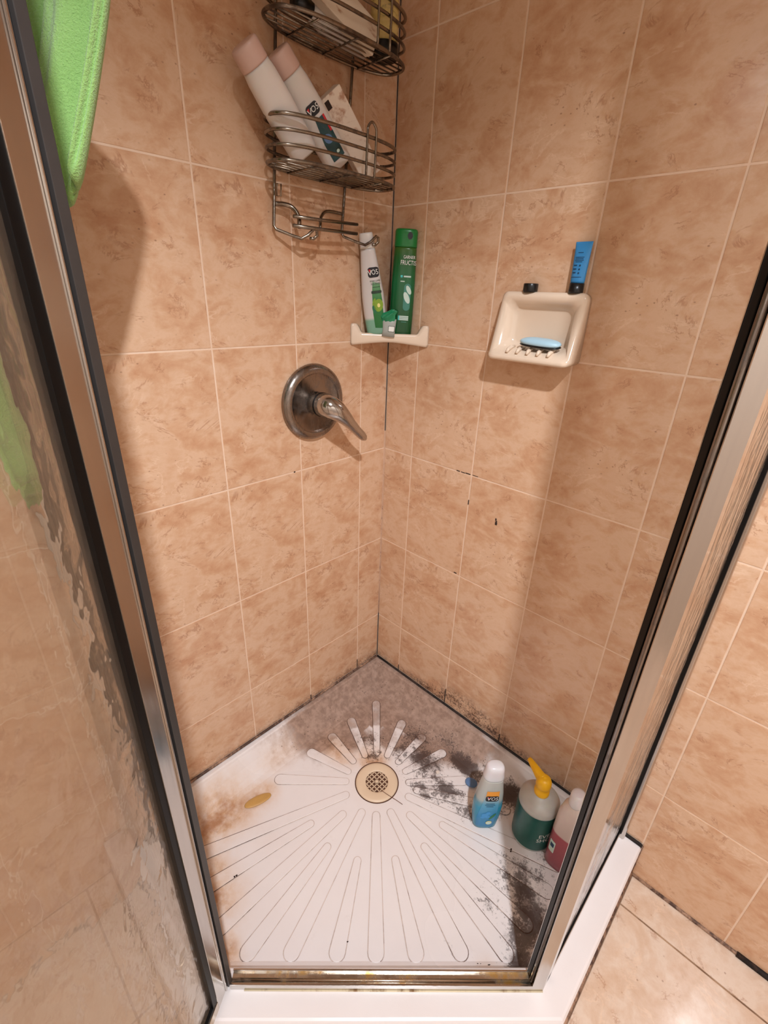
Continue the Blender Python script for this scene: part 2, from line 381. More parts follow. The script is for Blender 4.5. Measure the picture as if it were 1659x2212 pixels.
class Bottle:
    """loft of superellipse sections [(z, rx, ry, n)]; local -y is the front"""
    def __init__(s, secs): s.secs = secs
    def at(s, z):
        S_ = s.secs
        if z <= S_[0][0]: return S_[0][1:]
        for a, b in zip(S_, S_[1:]):
            if z <= b[0]:
                t = (z - a[0]) / (b[0] - a[0] + 1e-9); return tuple(a[i] + (b[i] - a[i]) * t for i in (1, 2, 3))
        return S_[-1][1:]
    def pt(s, th, z, off=0.):
        rx, ry, n = s.at(z); e = 2 / n
        return Vector(((rx + off) * spow(math.cos(th), e), (ry + off) * spow(math.sin(th), e), z))
    def mesh(s, name, seg=40, fine=5):
        zs = []
        for a, b in zip(s.secs, s.secs[1:]):
            k = max(1, min(fine, int(abs(b[0] - a[0]) / .006) + 1))
            zs += [a[0] + (b[0] - a[0]) * j / k for j in range(k)]
        zs.append(s.secs[-1][0])
        bm = bmesh.new(); R = []
        for z in zs: R.append([bm.verts.new(s.pt(2 * math.pi * j / seg, z)) for j in range(seg)])
        for A, B in zip(R, R[1:]):
            for j in range(seg): bm.faces.new((A[j], A[(j + 1) % seg], B[(j + 1) % seg], B[j]))
        bm.faces.new(R[0][::-1]); bm.faces.new(R[-1])
        return bm_mesh(bm, name)
    def front(s, x, z, off=.0004):
        """front-surface point for lateral position x at height z"""
        rx, ry, n = s.at(z); rx += off; ry += off
        c = max(-.999, min(.999, x / rx)); sy = (1 - abs(c) ** n) ** (1 / n)
        return Vector((x, -ry * sy, z))
    def patch(s, name, outline, mat, parent, off=.0005, cx=0., cz=0., res=.004):
        """flat outline (x,z) wrapped on the front"""
        bm = bmesh.new()
        f = bm.faces.new([bm.verts.new((x + cx, 0, z + cz)) for x, z in outline])
        xs = [v.co.x for v in bm.verts]; zs = [v.co.z for v in bm.verts]
        k = int((max(xs) - min(xs)) / res); 
        for i in range(1, k + 1): bmesh.ops.bisect_plane(bm, geom=bm.verts[:] + bm.edges[:] + bm.faces[:], plane_co=(min(xs) + i * res, 0, 0), plane_no=(1, 0, 0))
        k = int((max(zs) - min(zs)) / (res * 2))
        for i in range(1, k + 1): bmesh.ops.bisect_plane(bm, geom=bm.verts[:] + bm.edges[:] + bm.faces[:], plane_co=(0, 0, min(zs) + i * res * 2), plane_no=(0, 0, 1))
        for v in bm.verts: v.co = s.front(v.co.x, v.co.z, off)
        me = bm_mesh(bm, name)
        return link(name, me, mat, parent)
    def text(s, body, size, cx, cz, mat, parent, off=.0009, name='lettering', shear=0., xs=1.):
        me = text_mesh(body, size, shear)
        for v in me.vertices: v.co = s.front(v.co.x * xs + cx, v.co.y + cz, off)
        return link(name, me, mat, parent)

def text_mesh(body, size, shear=0.):
    c = bpy.data.curves.new('txt', 'FONT'); c.body = body; c.size = size; c.align_x = 'CENTER'; c.align_y = 'CENTER'; c.shear = shear
    c.resolution_u = 2
    o = bpy.data.objects.new('txt', c); COL.objects.link(o)
    dg = bpy.context.evaluated_depsgraph_get()
    me = bpy.data.meshes.new_from_object(o.evaluated_get(dg)); me.materials.clear()
    bpy.data.objects.remove(o); bpy.data.curves.remove(c)
    return me

def rrect(w, h, r, k=4, skew=0.):
    out = []
    for cx, cz, a0 in ((w / 2 - r, h / 2 - r, 0), (-w / 2 + r, h / 2 - r, 90), (-w / 2 + r, -h / 2 + r, 180), (w / 2 - r, -h / 2 + r, 270)):
        for j in range(k + 1):
            a = math.radians(a0 + 90 * j / k); out.append((cx + r * math.cos(a) + skew * (cz + r * math.sin(a)), cz + r * math.sin(a)))
    return out
def ell(rx, rz, k=20, rot=0.):
    return [(rx * math.cos(t) * math.cos(rot) - rz * math.sin(t) * math.sin(rot), rx * math.cos(t) * math.sin(rot) + rz * math.sin(t) * math.cos(rot)) for t in [2 * math.pi * j / k for j in range(k)]]

def lathe(name, prof, seg=40):
    bm = bmesh.new(); R = []
    for r, z in prof: R.append([bm.verts.new((r * math.cos(2 * math.pi * j / seg), r * math.sin(2 * math.pi * j / seg), z)) for j in range(seg)])
    for A, B in zip(R, R[1:]):
        for j in range(seg): bm.faces.new((A[j], A[(j + 1) % seg], B[(j + 1) % seg], B[j]))
    bm.faces.new(R[0][::-1]); bm.faces.new(R[-1]); return bm_mesh(bm, name)

def axis_matrix(base, top, face):
    """local z along base->top, local -y towards direction face"""
    z = (Vector(top) - Vector(base)).normalized(); y = -Vector(face); y = (y - z * y.dot(z)).normalized(); x = y.cross(z)
    m = Matrix((x, y, z)).transposed().to_4x4(); m.translation = Vector(base); return m

# ------------------------------------------------------------------ room shell
TH, TW, ROW0 = .2969, .2, Z0
XR, YB, ZC = 2.25, -2.2, 2.44
G = .0030
def slab(name, x0, x1, y0, y1, z0, z1, mat):
    me = box_mesh(name, x1 - x0, y1 - y0, z1 - z0)
    return struct(link(name, me, mat, loc=((x0 + x1) / 2, (y0 + y1) / 2, (z0 + z1) / 2)))
wall_left = slab('wall_left', -.1, -.0007, YB - .1, .1, 0, ZC, M['grout'])
wall_back = slab('wall_back', 0, XR, .0007, .1, 0, ZC, M['grout'])
wall_right = slab('wall_right', XR, XR + .1, YB - .1, .1, 0, ZC, M['paint'])
wall_front = slab('wall_front', 0, XR, YB - .1, YB, 0, ZC, M['paint'])
floor = slab('floor', -.1, XR + .1, YB - .1, .1, -.1, -.0015, M['fgrout'])
ceiling = slab('ceiling', -.1, XR + .1, YB - .1, .1, ZC, ZC + .1, M['ceil'])

def gauss(p, c, s): return math.exp(-((p[0] - c[0]) / s[0]) ** 2 - ((p[1] - c[1]) / s[1]) ** 2)
def wall_mould(wall, u, z):
    """stain density on the walls; u = distance from the corner, z above floor"""
    h = z - .115
    if wall == 'R':
        a = 1.0 * math.exp(-(h / .055) ** 2) * math.exp(-((u - .40) / .13) ** 2) + .5 * math.exp(-(h / .03) ** 2) * (1 if u < .75 else 0)
        a += .35 * math.exp(-(h / .1) ** 2) * math.exp(-((u - .36) / .14) ** 2)
    else:
        a = .42 * math.exp(-(h / .03) ** 2) + .2 * math.exp(-(h / .06) ** 2) * math.exp(-(u / .25) ** 2)
    return min(1, a)
tile_cache = {}
def tile_mesh(w, h, wall, fine, u0, zc):
    key = (round(w, 4), round(h, 4), wall) if not fine else None
    if key in tile_cache and key: return tile_cache[key]
    bm = bmesh.new(); bmesh.ops.create_cube(bm, size=1)
    for v in bm.verts:
        if wall == 'L': v.co = Vector((v.co.x * .008, v.co.y * w, v.co.z * h))
        elif wall == 'R': v.co = Vector((v.co.x * w, v.co.y * .008, v.co.z * h))
        else: v.co = Vector((v.co.x * w, v.co.y * h, v.co.z * .008))
    def front(e):
        if wall == 'L': return all(v.co.x > 0 for v in e.verts)
        if wall == 'R': return all(v.co.y < 0 for v in e.verts)
        return all(v.co.z > 0 for v in e.verts)
    bmesh.ops.bevel(bm, geom=[e for e in bm.edges if front(e)], offset=.0011, segments=2, profile=.6, affect='EDGES')
    if fine:
        ax = 1 if wall == 'L' else 0
        for i in range(1, 8):
            no = (1, 0, 0) if ax == 0 else (0, 1, 0); co = [0, 0, 0]; co[ax] = -w / 2 + w * i / 8
            bmesh.ops.bisect_plane(bm, geom=bm.verts[:] + bm.edges[:] + bm.faces[:], plane_co=co, plane_no=no)
        for i in range(1, 10):
            bmesh.ops.bisect_plane(bm, geom=bm.verts[:] + bm.edges[:] + bm.faces[:], plane_co=(0, 0, -h / 2 + h * i / 10), plane_no=(0, 0, 1))
    me = bm_mesh(bm, 'tile')
    if fine:
        at = me.attributes.new('mould', 'FLOAT', 'POINT')
        at.data.foreach_set('value', [wall_mould(wall, u0 + (-v.co.y if wall == 'L' else v.co.x), zc + v.co.z) for v in me.vertices])
    if key: tile_cache[key] = me
    return me

SHOWER = .9065
def wall_tiles(parent, wall, first, length):
    us = [0.001, first]
    while us[-1] < length: us.append(min(us[-1] + TW, length))
    zs = [.001] + [ROW0 + i * TH for i in range(8)]
    zs = [z for z in zs if z < ZC] + [ZC]
    # the tray covers the foot of the lowest row: split the column it ends in
    if SHOWER not in us: us = sorted(us + ([] if min(abs(u - SHOWER) for u in us) < .012 else []))
    for i in range(len(us) - 1):
        for j in range(len(zs) - 1):
            u0, u1, z0, z1 = us[i], us[i + 1], zs[j], zs[j + 1]
            if j == 0 and u0 < SHOWER - .02: z0 = .117
            w, h = u1 - u0 - G, z1 - z0 - G
            if w < .01 or h < .01: continue
            uc, zc = (u0 + u1) / 2, (z0 + z1) / 2
            fine = j == 0 and u0 < SHOWER - .02
            me = tile_mesh(w, h, wall, fine, uc, zc)
            loc = (-.004, -uc, zc) if wall == 'L' else (uc, .004, zc)
            link('tile', me, M['tile_mould'] if fine else M['tile'], parent, loc=None)
            o = COL.objects[-1]
            o.parent = parent; o.matrix_parent_inverse = Matrix.Translation(parent.location).inverted(); o.location = loc
wall_tiles(wall_left, 'L', .0971, 2.198)
wall_tiles(wall_back, 'R', .1052, 2.248)
# black mould flecks sitting in the joints
def streak(parent, wall, u, z, du, dz):
    sx, sy = (.0008, du) if wall == 'L' else (du, .0008)
    o = link('mould_streak', box_mesh('mould_streak', sx, sy, dz), M['caulk_black'], parent)
    o.matrix_parent_inverse = Matrix.Translation(parent.location).inverted(); o.location = (.0001, -u, z) if wall == 'L' else (u, -.0001, z)
for w_, u, z, du, dz in (('R', .264, .5957, .010, .0022), ('R', .279, .5955, .012, .0018), ('R', .294, .5962, .014, .0022), ('R', .316, .5965, .016, .0013), ('R', .3054, .5213, .002, .013), ('R', .290, .3013, .009, .0028),
                         ('R', .1052, -.168, .0022, .022), ('R', .3052, -.150, .0024, .056), ('R', .5052, -.165, .0026, .030), ('L', .0971, -.160, .0024, .034), ('L', .2971, -.170, .0026, .016), ('L', .318, .594, .004, .0025)):
    streak(wall_back if w_ == 'R' else wall_left, w_, u, z + Z0, du, dz)
# floor tiles
fx = [.905 - .29, .905] + [1.21 + .3 * i for i in range(4)]
fx = [0.001, .31, .61, .91, 1.21, 1.51, 1.81, 2.11, 2.249]
fy = [-.001, -.0875, -.3795, -.6715, -.9635, -1.2555, -1.5475, -1.8395, -2.1315, -2.199]
for i in range(len(fx) - 1):
    for j in range(len(fy) - 1):
        if fx[i + 1] - fy[j + 1] < 1.25 and fx[i + 1] < .92 and fy[j + 1] > -.92: continue
        w, h = fx[i + 1] - fx[i] - .004, fy[j] - fy[j + 1] - .004
        me = tile_mesh(w, h, 'F', False, 0, 0)
        o = link('tile', me, M['ftile'], floor); o.matrix_parent_inverse = Matrix.Translation(floor.location).inverted()
        o.location = ((fx[i] + fx[i + 1]) / 2, (fy[j] + fy[j + 1]) / 2, -.004)

# mouldy sealant lines (setting trim)
def strip(name, pts, r, mat, label=None):
    bm = bmesh.new(); tube(bm, pts, r, 6); return struct(link(name, bm_mesh(bm, name), mat, None, True), label)
strip('trim_1', [(.0006, -.0006, z) for z in (.94, 1.1, 1.3, 1.5, ZC)], .0011, M['caulk_black'], 'thin black mouldy joint up the shower corner')
strip('trim_2', [(.0006, -.0006, z) for z in (.3, .45, .6, .75, .94)], .0011, M['caulk_pale'])
strip('trim_3', [(.0006, -.0006, z) for z in (.117, .18, .22, .3)], .0013, M['caulk_black'])
strip('trim_4', [(.003, -.003 - i * .09, .1145) for i in range(11)], .0042, M['caulk_brown'], 'brown mouldy joint between left wall and shower tray')
strip('trim_5', [(.003 + i * .09, -.003, .1145) for i in range(11)], .0036, M['caulk_black'], 'black mouldy joint between right wall and shower tray')
strip('trim_6', [(.91 + i * .12, -.001, .002) for i in range(12)], .005, M['caulk_brown'], 'brown joint between tiled wall and bathroom floor')
strip('trim_13', [(1.13 + i * .12, -.002, .003) for i in range(9)], .0075, M['caulk_black'], 'black mouldy joint at the far right of the tiled wall foot')
strip('trim_7', [(.9045, -.004, .004), (.9045, -.2, .004), (.9045, -.425, .004)], .0065, M['caulk_brown'], 'brown joint along the foot of the tray curb')
strip('trim_8', [(.9045, -.425, .004), (.43, -.9, .004)], .0065, M['caulk_brown'])
strip('trim_9', [(.43, -.9045, .004), (.0, -.9045, .004)], .0065, M['caulk_brown'])
strip('trim_10', [(.9055, -.0025, z) for z in (.0, .05, .112)], .004, M['caulk_brown'])
strip('trim_11', [(x, -.003, .112) for x in (.868, .88, .906)], .0045, M['caulk_black'])

# ------------------------------------------------------------------ shower tray
FLOOR_Z = Z0 - .248
tray = thing('shower_tray', 'white neo-angle shower tray with radiating ridges, mould at the back and rust stains', 'shower tray', (.45, -.45, 0))
def offset_poly(wo, co):
    """plan outline with the wall sides moved in by wo and the curb sides by co"""
    B = .9065 - co; k = 1.332 - co * math.sqrt(2)      # x<=B, -y<=B, x-y<=k
    return [(wo, -wo), (B, -wo), (B, B - k), (k - B, -B), (wo, -B)]
loops = [((0.0012, 0), .0), ((.0012, 0), .104), ((.0012, .003), .1085), ((.0012, .007), .110), ((.0012, .070), .1105), ((.016, .0745), .110), ((.0195, .077), .1075), ((.022, .079), .103),
         ((.040, .088), .078), ((.058, .095), .060), ((.074, .102), .0515), ((.090, .110), FLOOR_Z + .0006)]
bm = bmesh.new(); R = []
for (wo, co), z in loops: R.append([bm.verts.new((x, y, z)) for x, y in offset_poly(wo, co)])
for A, B in zip(R, R[1:]):
    for j in range(5): bm.faces.new((A[j], A[(j + 1) % 5], B[(j + 1) % 5], B[j]))
fl = bm.faces.new(R[-1]); bm.faces.new(R[0][::-1])
for i in range(1, 61):
    for no in ((1, 0, 0), (0, 1, 0)):
        c = i * .015 * (1 if no[0] else -1)
        bmesh.ops.bisect_plane(bm, geom=bm.verts[:] + bm.edges[:] + bm.faces[:], plane_co=(c if no[0] else 0, 0 if no[0] else c, 0), plane_no=no)
# hole for the drain
DC = Vector((.3135, -.3106))
me_tray = bm_mesh(bm, 'basin')

def stains(x, y, z):
    """(film, mould, rust) densities over the tray"""
    u = (x + y) / math.sqrt(2); v = (x - y) / math.sqrt(2)      # u: right(+)/left(-), v: depth from the corner
    rd_ = math.hypot(x - .3135, y + .3106)
    film = max(0, min(1, (.43 - v) / .10)) * (.30 + .70 * max(0, min(1, (rd_ - .10) / .07)))
    if y < -.30: film *= max(.25, 1 - (-.30 - y) / .16)
    film *= 1 - .9 * gauss((x, y), (.62, -.02), (.13, .035)) - .5 * gauss((x, y), (.42, -.14), (.05, .04))
    film = max(0, film) * (.5 if min(x, -y) < .0185 else 1)
    if rd_ < .19: film *= .55 + .45 * math.sin(37 * x + 11) * math.sin(41 * y + 3)
    film = max(0, film)
    mould = 0
    for c, s, a in (((.29, -.12), (.10, .07), .62), ((.36, -.16), (.08, .07), .8), ((.30, -.19), (.05, .05), .7), ((.42, -.235), (.07, .03), .8), ((.20, -.235), (.06, .05), .6), ((.555, -.20), (.07, .03), .75), ((.38, -.07), (.08, .04), .6), ((.46, -.09), (.075, .035), 1.0), ((.53, -.07), (.05, .03), .75), ((.22, -.20), (.07, .06), .5),
                    ((.47, -.19), (.10, .04), .85), ((.57, -.135), (.06, .05), .72), ((.66, -.09), (.05, .025), 1.0), ((.595, -.075), (.05, .035), 1.0), ((.60, -.12), (.035, .05), .7), ((.75, -.15), (.07, .09), .5),
                    ((.73, -.24), (.08, .07), .78), ((.78, -.31), (.05, .08), .95), ((.80, -.38), (.035, .05), .9), ((.69, -.33), (.05, .05), .5), ((.70, -.45), (.06, .04), .35),
                    ((.10, -.10), (.10, .10), .40), ((.16, -.27), (.05, .06), .42), ((.245, -.255), (.03, .03), .8), ((.05, -.3), (.04, .2), .2), ((.62, -.27), (.06, .03), .3)):
        mould = max(mould, a * gauss((x, y), c, s))
    if x > .80 or v > .88: mould *= .15 if z > .1 else 1
    rust = 0
    for c, s, a in (((.10, -.68), (.09, .14), .8), ((.24, -.76), (.12, .07), .85), ((.12, -.56), (.05, .05), .75), ((.16, -.32), (.09, .05), .7), ((.25, -.27), (.06, .05), .8), ((.30, -.80), (.08, .04), .6),
                    ((.06, -.45), (.05, .12), .45), ((.22, -.62), (.05, .05), .25), ((.76, -.44), (.03, .03), .6), ((.36, -.79), (.05, .03), .9), ((.09, -.83), (.15, .05), .6), ((.3135, -.3106), (.075, .075), .45)):
        rust = max(rust, a * gauss((x, y), c, s))
    # the well-trodden middle is scrubbed clean
    clean = max(gauss((x, y), (.52, -.56), (.22, .22)), .9 * gauss((x, y), (.30, -.50), (.09, .09)))
    rust *= 1 - min(1, 1.25 * clean)
    return min(1, film), min(1, mould), min(1, rust)
def add_stains(me, k=(1, 1, 1)):
    dat = [[a * b for a, b in zip(stains(v.co.x, v.co.y, v.co.z), k)] for v in me.vertices]
    for i, nm in enumerate(('film', 'mould', 'rust')):
        a = me.attributes.new(nm, 'FLOAT', 'POINT'); a.data.foreach_set('value', [d[i] for d in dat])
    return me
def child_world(o, parent):
    o.parent = parent; o.matrix_parent_inverse = Matrix.Translation(parent.location).inverted(); return o
add_stains(me_tray)
child_world(link('basin', me_tray, M['tray']), tray)

# ridge ends in plan: (inner x,y), (outer x,y), inner half-width, outer half-width
RIDGES = [((0.2482, -0.2454), (0.1154, -0.1163), 0.0085, 0.0125),
          ((0.2298, -0.2768), (0.1107, -0.2238), 0.0085, 0.0135),
          ((0.2193, -0.3146), (0.1137, -0.3053), 0.0085, 0.0135),
          ((0.2331, -0.3469), (0.1126, -0.3850), 0.0085, 0.0135),
          ((0.2511, -0.3717), (0.1176, -0.4996), 0.0090, 0.0145),
          ((0.2759, -0.2292), (0.2291, -0.1142), 0.0085, 0.0135),
          ((0.3135, -0.2211), (0.3083, -0.1092), 0.0085, 0.0135),
          ((0.3485, -0.2285), (0.3858, -0.1050), 0.0085, 0.0135),
          ((0.3776, -0.2472), (0.4819, -0.1325), 0.0085, 0.0135),
          ((0.4083, -0.2488), (0.6093, -0.1194), 0.0090, 0.0145),
          ((0.3782, -0.3777), (0.5894, -0.5885), 0.0095, 0.0165),
          ((0.4001, -0.3449), (0.7217, -0.4581), 0.0095, 0.0165),
          ((0.4412, -0.3135), (0.7757, -0.3103), 0.0095, 0.0165),
          ((0.4052, -0.2784), (0.7690, -0.1489), 0.0095, 0.0165),
          ((0.4869, -0.4199), (0.6515, -0.5284), 0.0085, 0.0165),
          ((0.5179, -0.3464), (0.7723, -0.3861), 0.0085, 0.0165),
          ((0.5171, -0.2720), (0.7793, -0.2176), 0.0085, 0.0165),
          ((0.3460, -0.4001), (0.4584, -0.7124), 0.0095, 0.0165),
          ((0.3145, -0.4391), (0.3129, -0.7917), 0.0095, 0.0165),
          ((0.2808, -0.3980), (0.1435, -0.7559), 0.0095, 0.0165),
          ((0.4235, -0.4869), (0.5302, -0.6477), 0.0085, 0.0165),
          ((0.3481, -0.5186), (0.3916, -0.7677), 0.0085, 0.0165),
          ((0.2747, -0.5135), (0.2202, -0.7855), 0.0085, 0.0165)]
def stadium(p, q, ra, rb, z, k=9):
    d = (q - p).normalized(); n2 = Vector((-d.y, d.x, 0)); out = []
    for j in range(k + 1):
        a = math.pi / 2 + math.pi * j / k; out.append(p + (d * math.cos(a) + n2 * math.sin(a)) * ra)
    for j in range(k + 1):
        a = -math.pi / 2 + math.pi * j / k; out.append(q + (d * math.cos(a) + n2 * math.sin(a)) * rb)
    return [Vector((v.x, v.y, z)) for v in out]
def densify(loop, step=.02):
    out = []
    for i, p in enumerate(loop):
        q = loop[(i + 1) % len(loop)]; m = max(1, int((q - p).length / step))
        out += [p.lerp(q, j / m) for j in range(m)]
    return out
for (a, b, ra, rb) in RIDGES:
    p, q = Vector((*a, 0)), Vector((*b, 0))
    # keep the outer end on the flat of the tray
    for _ in range(80):
        if q.x < .885 - .1 - rb * .3 and -q.y < .885 - .1 and q.x > .105 and q.y < -.105 and q.x - q.y < 1.332 - .112 * 1.414 - rb * .9: break
        q = q.lerp(p, .012)
    L0 = densify(stadium(p, q, ra + .0012, rb + .0012, FLOOR_Z + .0002)); L1 = densify(stadium(p, q, ra - .0002, rb - .0002, FLOOR_Z + .0022)); L2 = densify(stadium(p, q, ra - .002, rb - .002, FLOOR_Z + .003))
    k = min(len(L0), len(L1), len(L2))
    def resamp(L, k):
        tot = len(L); return [L[int(i * tot / k)] for i in range(k)]
    k = 72
    def param(ra_, rb_, z):
        L = stadium(p, q, ra_, rb_, z, 9)            # 20 points: 10 arc, 10 arc; add points on the straight flanks
        A, B = L[:10], L[10:]; m = 24
        return A + [A[-1].lerp(B[0], j / m) for j in range(1, m)] + B + [B[-1].lerp(A[0], j / m) for j in range(1, m)]
    rings = [param(ra + .0004, rb + .0004, FLOOR_Z - .001), param(ra, rb, FLOOR_Z + .0022), param(ra - .0007, rb - .0007, FLOOR_Z + .0030)]
    bm = bmesh.new(); V = [[bm.verts.new(v) for v in r] for r in rings]; kk = len(V[0])
    for A, B in zip(V, V[1:]):
        for j in range(kk): bm.faces.new((A[j], A[(j + 1) % kk], B[(j + 1) % kk], B[j]))
    T = V[-1]; bm.faces.new(T[0:10] ); h1 = T[9:34]; h2 = (T[42:] + [T[0]])[::-1]
    for j in range(len(h1) - 1): bm.faces.new((h1[j], h1[j + 1], h2[j + 1], h2[j]))
    bm.faces.new(T[33:43])
    me = bm_mesh(bm, 'ridge'); add_stains(me, k=(.35, .85, .8))
    rg = child_world(link('ridge', me, M['tray']), tray)
    # grimy groove that outlines the ridge
    o_, i_ = param(ra + .0016, rb + .0016, FLOOR_Z + .0014), param(ra + .0001, rb + .0001, FLOOR_Z + .0014)
    bm = bmesh.new(); A = [bm.verts.new(v) for v in o_]; B = [bm.verts.new(v) for v in i_]
    for j in range(kk): bm.faces.new((A[j], A[(j + 1) % kk], B[(j + 1) % kk], B[j]))
    gm = bm_mesh(bm, 'groove'); at = gm.attributes.new('dirt', 'FLOAT', 'POINT')
    def dirt(v):
        f_, m_, r_ = stains(v.co.x, v.co.y, 0); return min(1, .15 + .7 * m_ + .7 * r_ + .55 * f_ + .5 * gauss((v.co.x, v.co.y), (.14, -.62), (.12, .10)) + .35 * max(0, (v.co.x - .45)) + .25 * max(0, v.co.x - v.co.y - 1.0) * 2)
    at.data.foreach_set('value', [dirt(v) for v in gm.vertices])
    g = link('groove', gm, M['groove'], rg); g.matrix_parent_inverse = (Matrix.Translation(tray.location) @ rg.matrix_parent_inverse).inverted() if False else Matrix.Identity(4)

# ------------------------------------------------------------------ drain
dr = thing('floor_drain', 'round bone-coloured drain cover with a square lattice in the shower tray', 'drain', (DC.x, DC.y, FLOOR_Z))
bm = bmesh.new(); prof = [(.0315, .0005), (.0315, .0036), (.034, .0046), (.052, .0044), (.0575, .0034), (.059, .0012), (.059, -.0006)]
R = [[bm.verts.new((r * math.cos(2 * math.pi * j / 48), r * math.sin(2 * math.pi * j / 48), z)) for j in range(48)] for r, z in prof]
for A, B in zip(R, R[1:]):
    for j in range(48): bm.faces.new((A[j], A[(j + 1) % 48], B[(j + 1) % 48], B[j]))
link('flange', bm_mesh(bm, 'flange'), M['bone'], dr, True)
link('sump', lathe('sump', [(.0316, .0004), (.0316, .0007)], 32), M['dark_hole'], dr)
gr = thing('grate', '', ''); del gr['label'], gr['category']; gr.parent = dr
for sgn in (0, 1):
    for k in range(-3, 3):
        c = (k + .5) * .0102; half = math.sqrt(max(0, .0318 ** 2 - c * c)); a = math.radians(0 if sgn == 0 else 90)
        # lattice runs along the shower walls, so it reads as diamonds from the door
        me = box_mesh('lattice_bar', 2 * half, .0020, .0024); o = link('lattice_bar', me, M['bone'], gr)
        o.location = (-math.sin(a) * c, math.cos(a) * c, .0024); o.rotation_euler = (0, 0, a)
o = link('lattice_bar', box_mesh('lattice_center', .0102, .0102, .0024), M['bone'], gr); o.location = (.0, .0, .0024)
o = link('ring_joint', lathe('ring_joint', [(.0592, .0002), (.0618, .0002), (.0618, .0011), (.0592, .0011)], 48), M['groove'], dr)
at = o.data.attributes.new('dirt', 'FLOAT', 'POINT'); at.data.foreach_set('value', [.85] * len(o.data.vertices))
tag(tube_obj('hair_strand', smooth_path([(.342, -.321, FLOOR_Z + .006), (.362, -.318, FLOOR_Z + .0062), (.385, -.312, FLOOR_Z + .0045), (.408, -.307, FLOOR_Z + .0028)]), .0007, M['hair'], seg=5), 'single dark hair lying across the rim of the drain', 'hair')

# ------------------------------------------------------------------ enclosure frame
CT = .1105                      # curb top
FT = 2.02                       # top of the frame
n45 = Vector((-.7071, .7071)); d45 = Vector((.7071, .7071))
PR = Vector((.8585, -.4140)); PL = Vector((.4395, -.8300))   # outer corners of the door opening
# door threshold track
tr_ = thing('door_track', 'aluminium threshold track stained with amber rust across the shower doorway', 'track', (.65, -.62, CT))
def rail(name, p, q, w, side, z0, z1, mat, parent): return child_world(bar(name, p, q, w, z0, z1, mat, None, side, .0006), parent)
pl, pr_ = PL + d45 * .004, PR - d45 * .012
rail('outer_lip', pl, pr_, .003, .0015, CT, CT + .017, M['alu'], tr_)
rail('channel_floor', pl, pr_, .021, .0135, CT, CT + .0055, M['alu_rust'], tr_)
rail('inner_lip', pl, pr_, .003, .0245, CT, CT + .012, M['alu'], tr_)
child_world(tube_obj('rounded_rib', [(*(pl + n45 * .0115), CT + .0062), (*(pr_ + n45 * .0115), CT + .0062)], .0032, M['alu_rust'], None, 8), tr_)
strip('trim_12', [(*(PL + d45 * .03 - n45 * .001), CT + .0005), (*(PR - n45 * .001), CT + .0002)], .0013, M['caulk_gold'], 'amber stained joint in front of the door track')

# right-hand fixed panel
pn = thing('glass_panel', 'narrow fixed rain-glass panel in an aluminium frame at the right of the doorway', 'glass panel', (.842, -.2, CT))
XO, XI = .8585, .8265
def part(name, me, mat, parent, smooth=False): return child_world(link(name, me, mat, None, smooth), parent)
# strike post: outer face along the panel, jamb face turned to the door opening
j0 = PR - d45 * .022
part('strike_post', prism('strike_post', [(XO, -.4125), (XO, -.384), (XI + .002, -.384), tuple(j0 + n45 * .0265 + d45 * .006), tuple(j0 + n45 * .0265 + d45 * .003), tuple(j0 + n45 * .009 + d45 * .003), tuple(j0 + n45 * .006 + d45 * .008), tuple(j0 + n45 * .002 + d45 * .008), tuple(j0 + n45 * .0015), tuple(j0), tuple(PR)], CT, FT), M['alu'], pn)
part('magnet_strip', prism('magnet_strip', [tuple(j0 + n45 * .0160 + d45 * .0035), tuple(j0 + n45 * .0262 + d45 * .0035), tuple(j0 + n45 * .0262 - d45 * .0005), tuple(j0 + n45 * .0160 - d45 * .0005)], CT + .012, FT, .0008), M['rubber'], pn)
part('seal_bead', prism('seal_bead', [tuple(j0 + n45 * .0112 + d45 * .0035 + Vector((math.cos(a), math.sin(a))) * .0046) for a in [2 * math.pi * j / 14 for j in range(14)]], CT + .012, FT), M['nickel'], pn, True)
part('edge_trim', prism('edge_trim', [tuple(j0 + n45 * .0262 + d45 * .005), tuple(j0 + n45 * .0276 + d45 * .005), tuple(j0 + n45 * .0276 - d45 * .001), tuple(j0 + n45 * .0262 - d45 * .001)], CT + .01, FT), M['alu'], pn)
part('shadow_gap', prism('shadow_gap', [tuple(j0 + n45 * .0022 + d45 * .0078), tuple(j0 + n45 * .0060 + d45 * .0078), tuple(j0 + n45 * .0060 + d45 * .0058), tuple(j0 + n45 * .0022 + d45 * .0058)], CT + .012, FT), M['rubber'], pn)
part('wall_jamb', prism('wall_jamb', [(.8685, -.001), (.8685, -.016), (.8655, -.020), (.832, -.020), (.826, -.001)], CT, FT, .001), M['alu'], pn)
part('bottom_rail', prism('bottom_rail', [(XO, -.4), (XO, -.002), (XI, -.002), (XI, -.4)], CT, CT + .022, .002), M['alu'], pn)
part('top_rail', prism('top_rail', [(XO, -.41), (XO, -.002), (XI, -.002), (XI, -.41)], FT - .025, FT, .002), M['alu'], pn)
part('glass_pane', prism('glass_pane', [(.8540, -.388), (.8540, -.018), (.8490, -.018), (.8490, -.388)], CT + .018, FT - .02), M['glass'], pn)
part('wall_gasket', prism('wall_gasket', [(.8605, -.0255), (.8605, -.0195), (.8420, -.0195), (.8420, -.0255)], CT + .02, FT - .02, .001), M['rubber'], pn)
part('post_gasket', prism('post_gasket', [(.8565, -.388), (.8565, -.382), (.832, -.382), (.832, -.388)], CT + .02, FT - .02, .001), M['grey_vinyl'], pn)
part('sill_gasket', prism('sill_gasket', [(.8575, -.39), (.8575, -.02), (.8535, -.02), (.8535, -.39)], CT + .02, CT + .0275, .001), M['rubber'], pn)

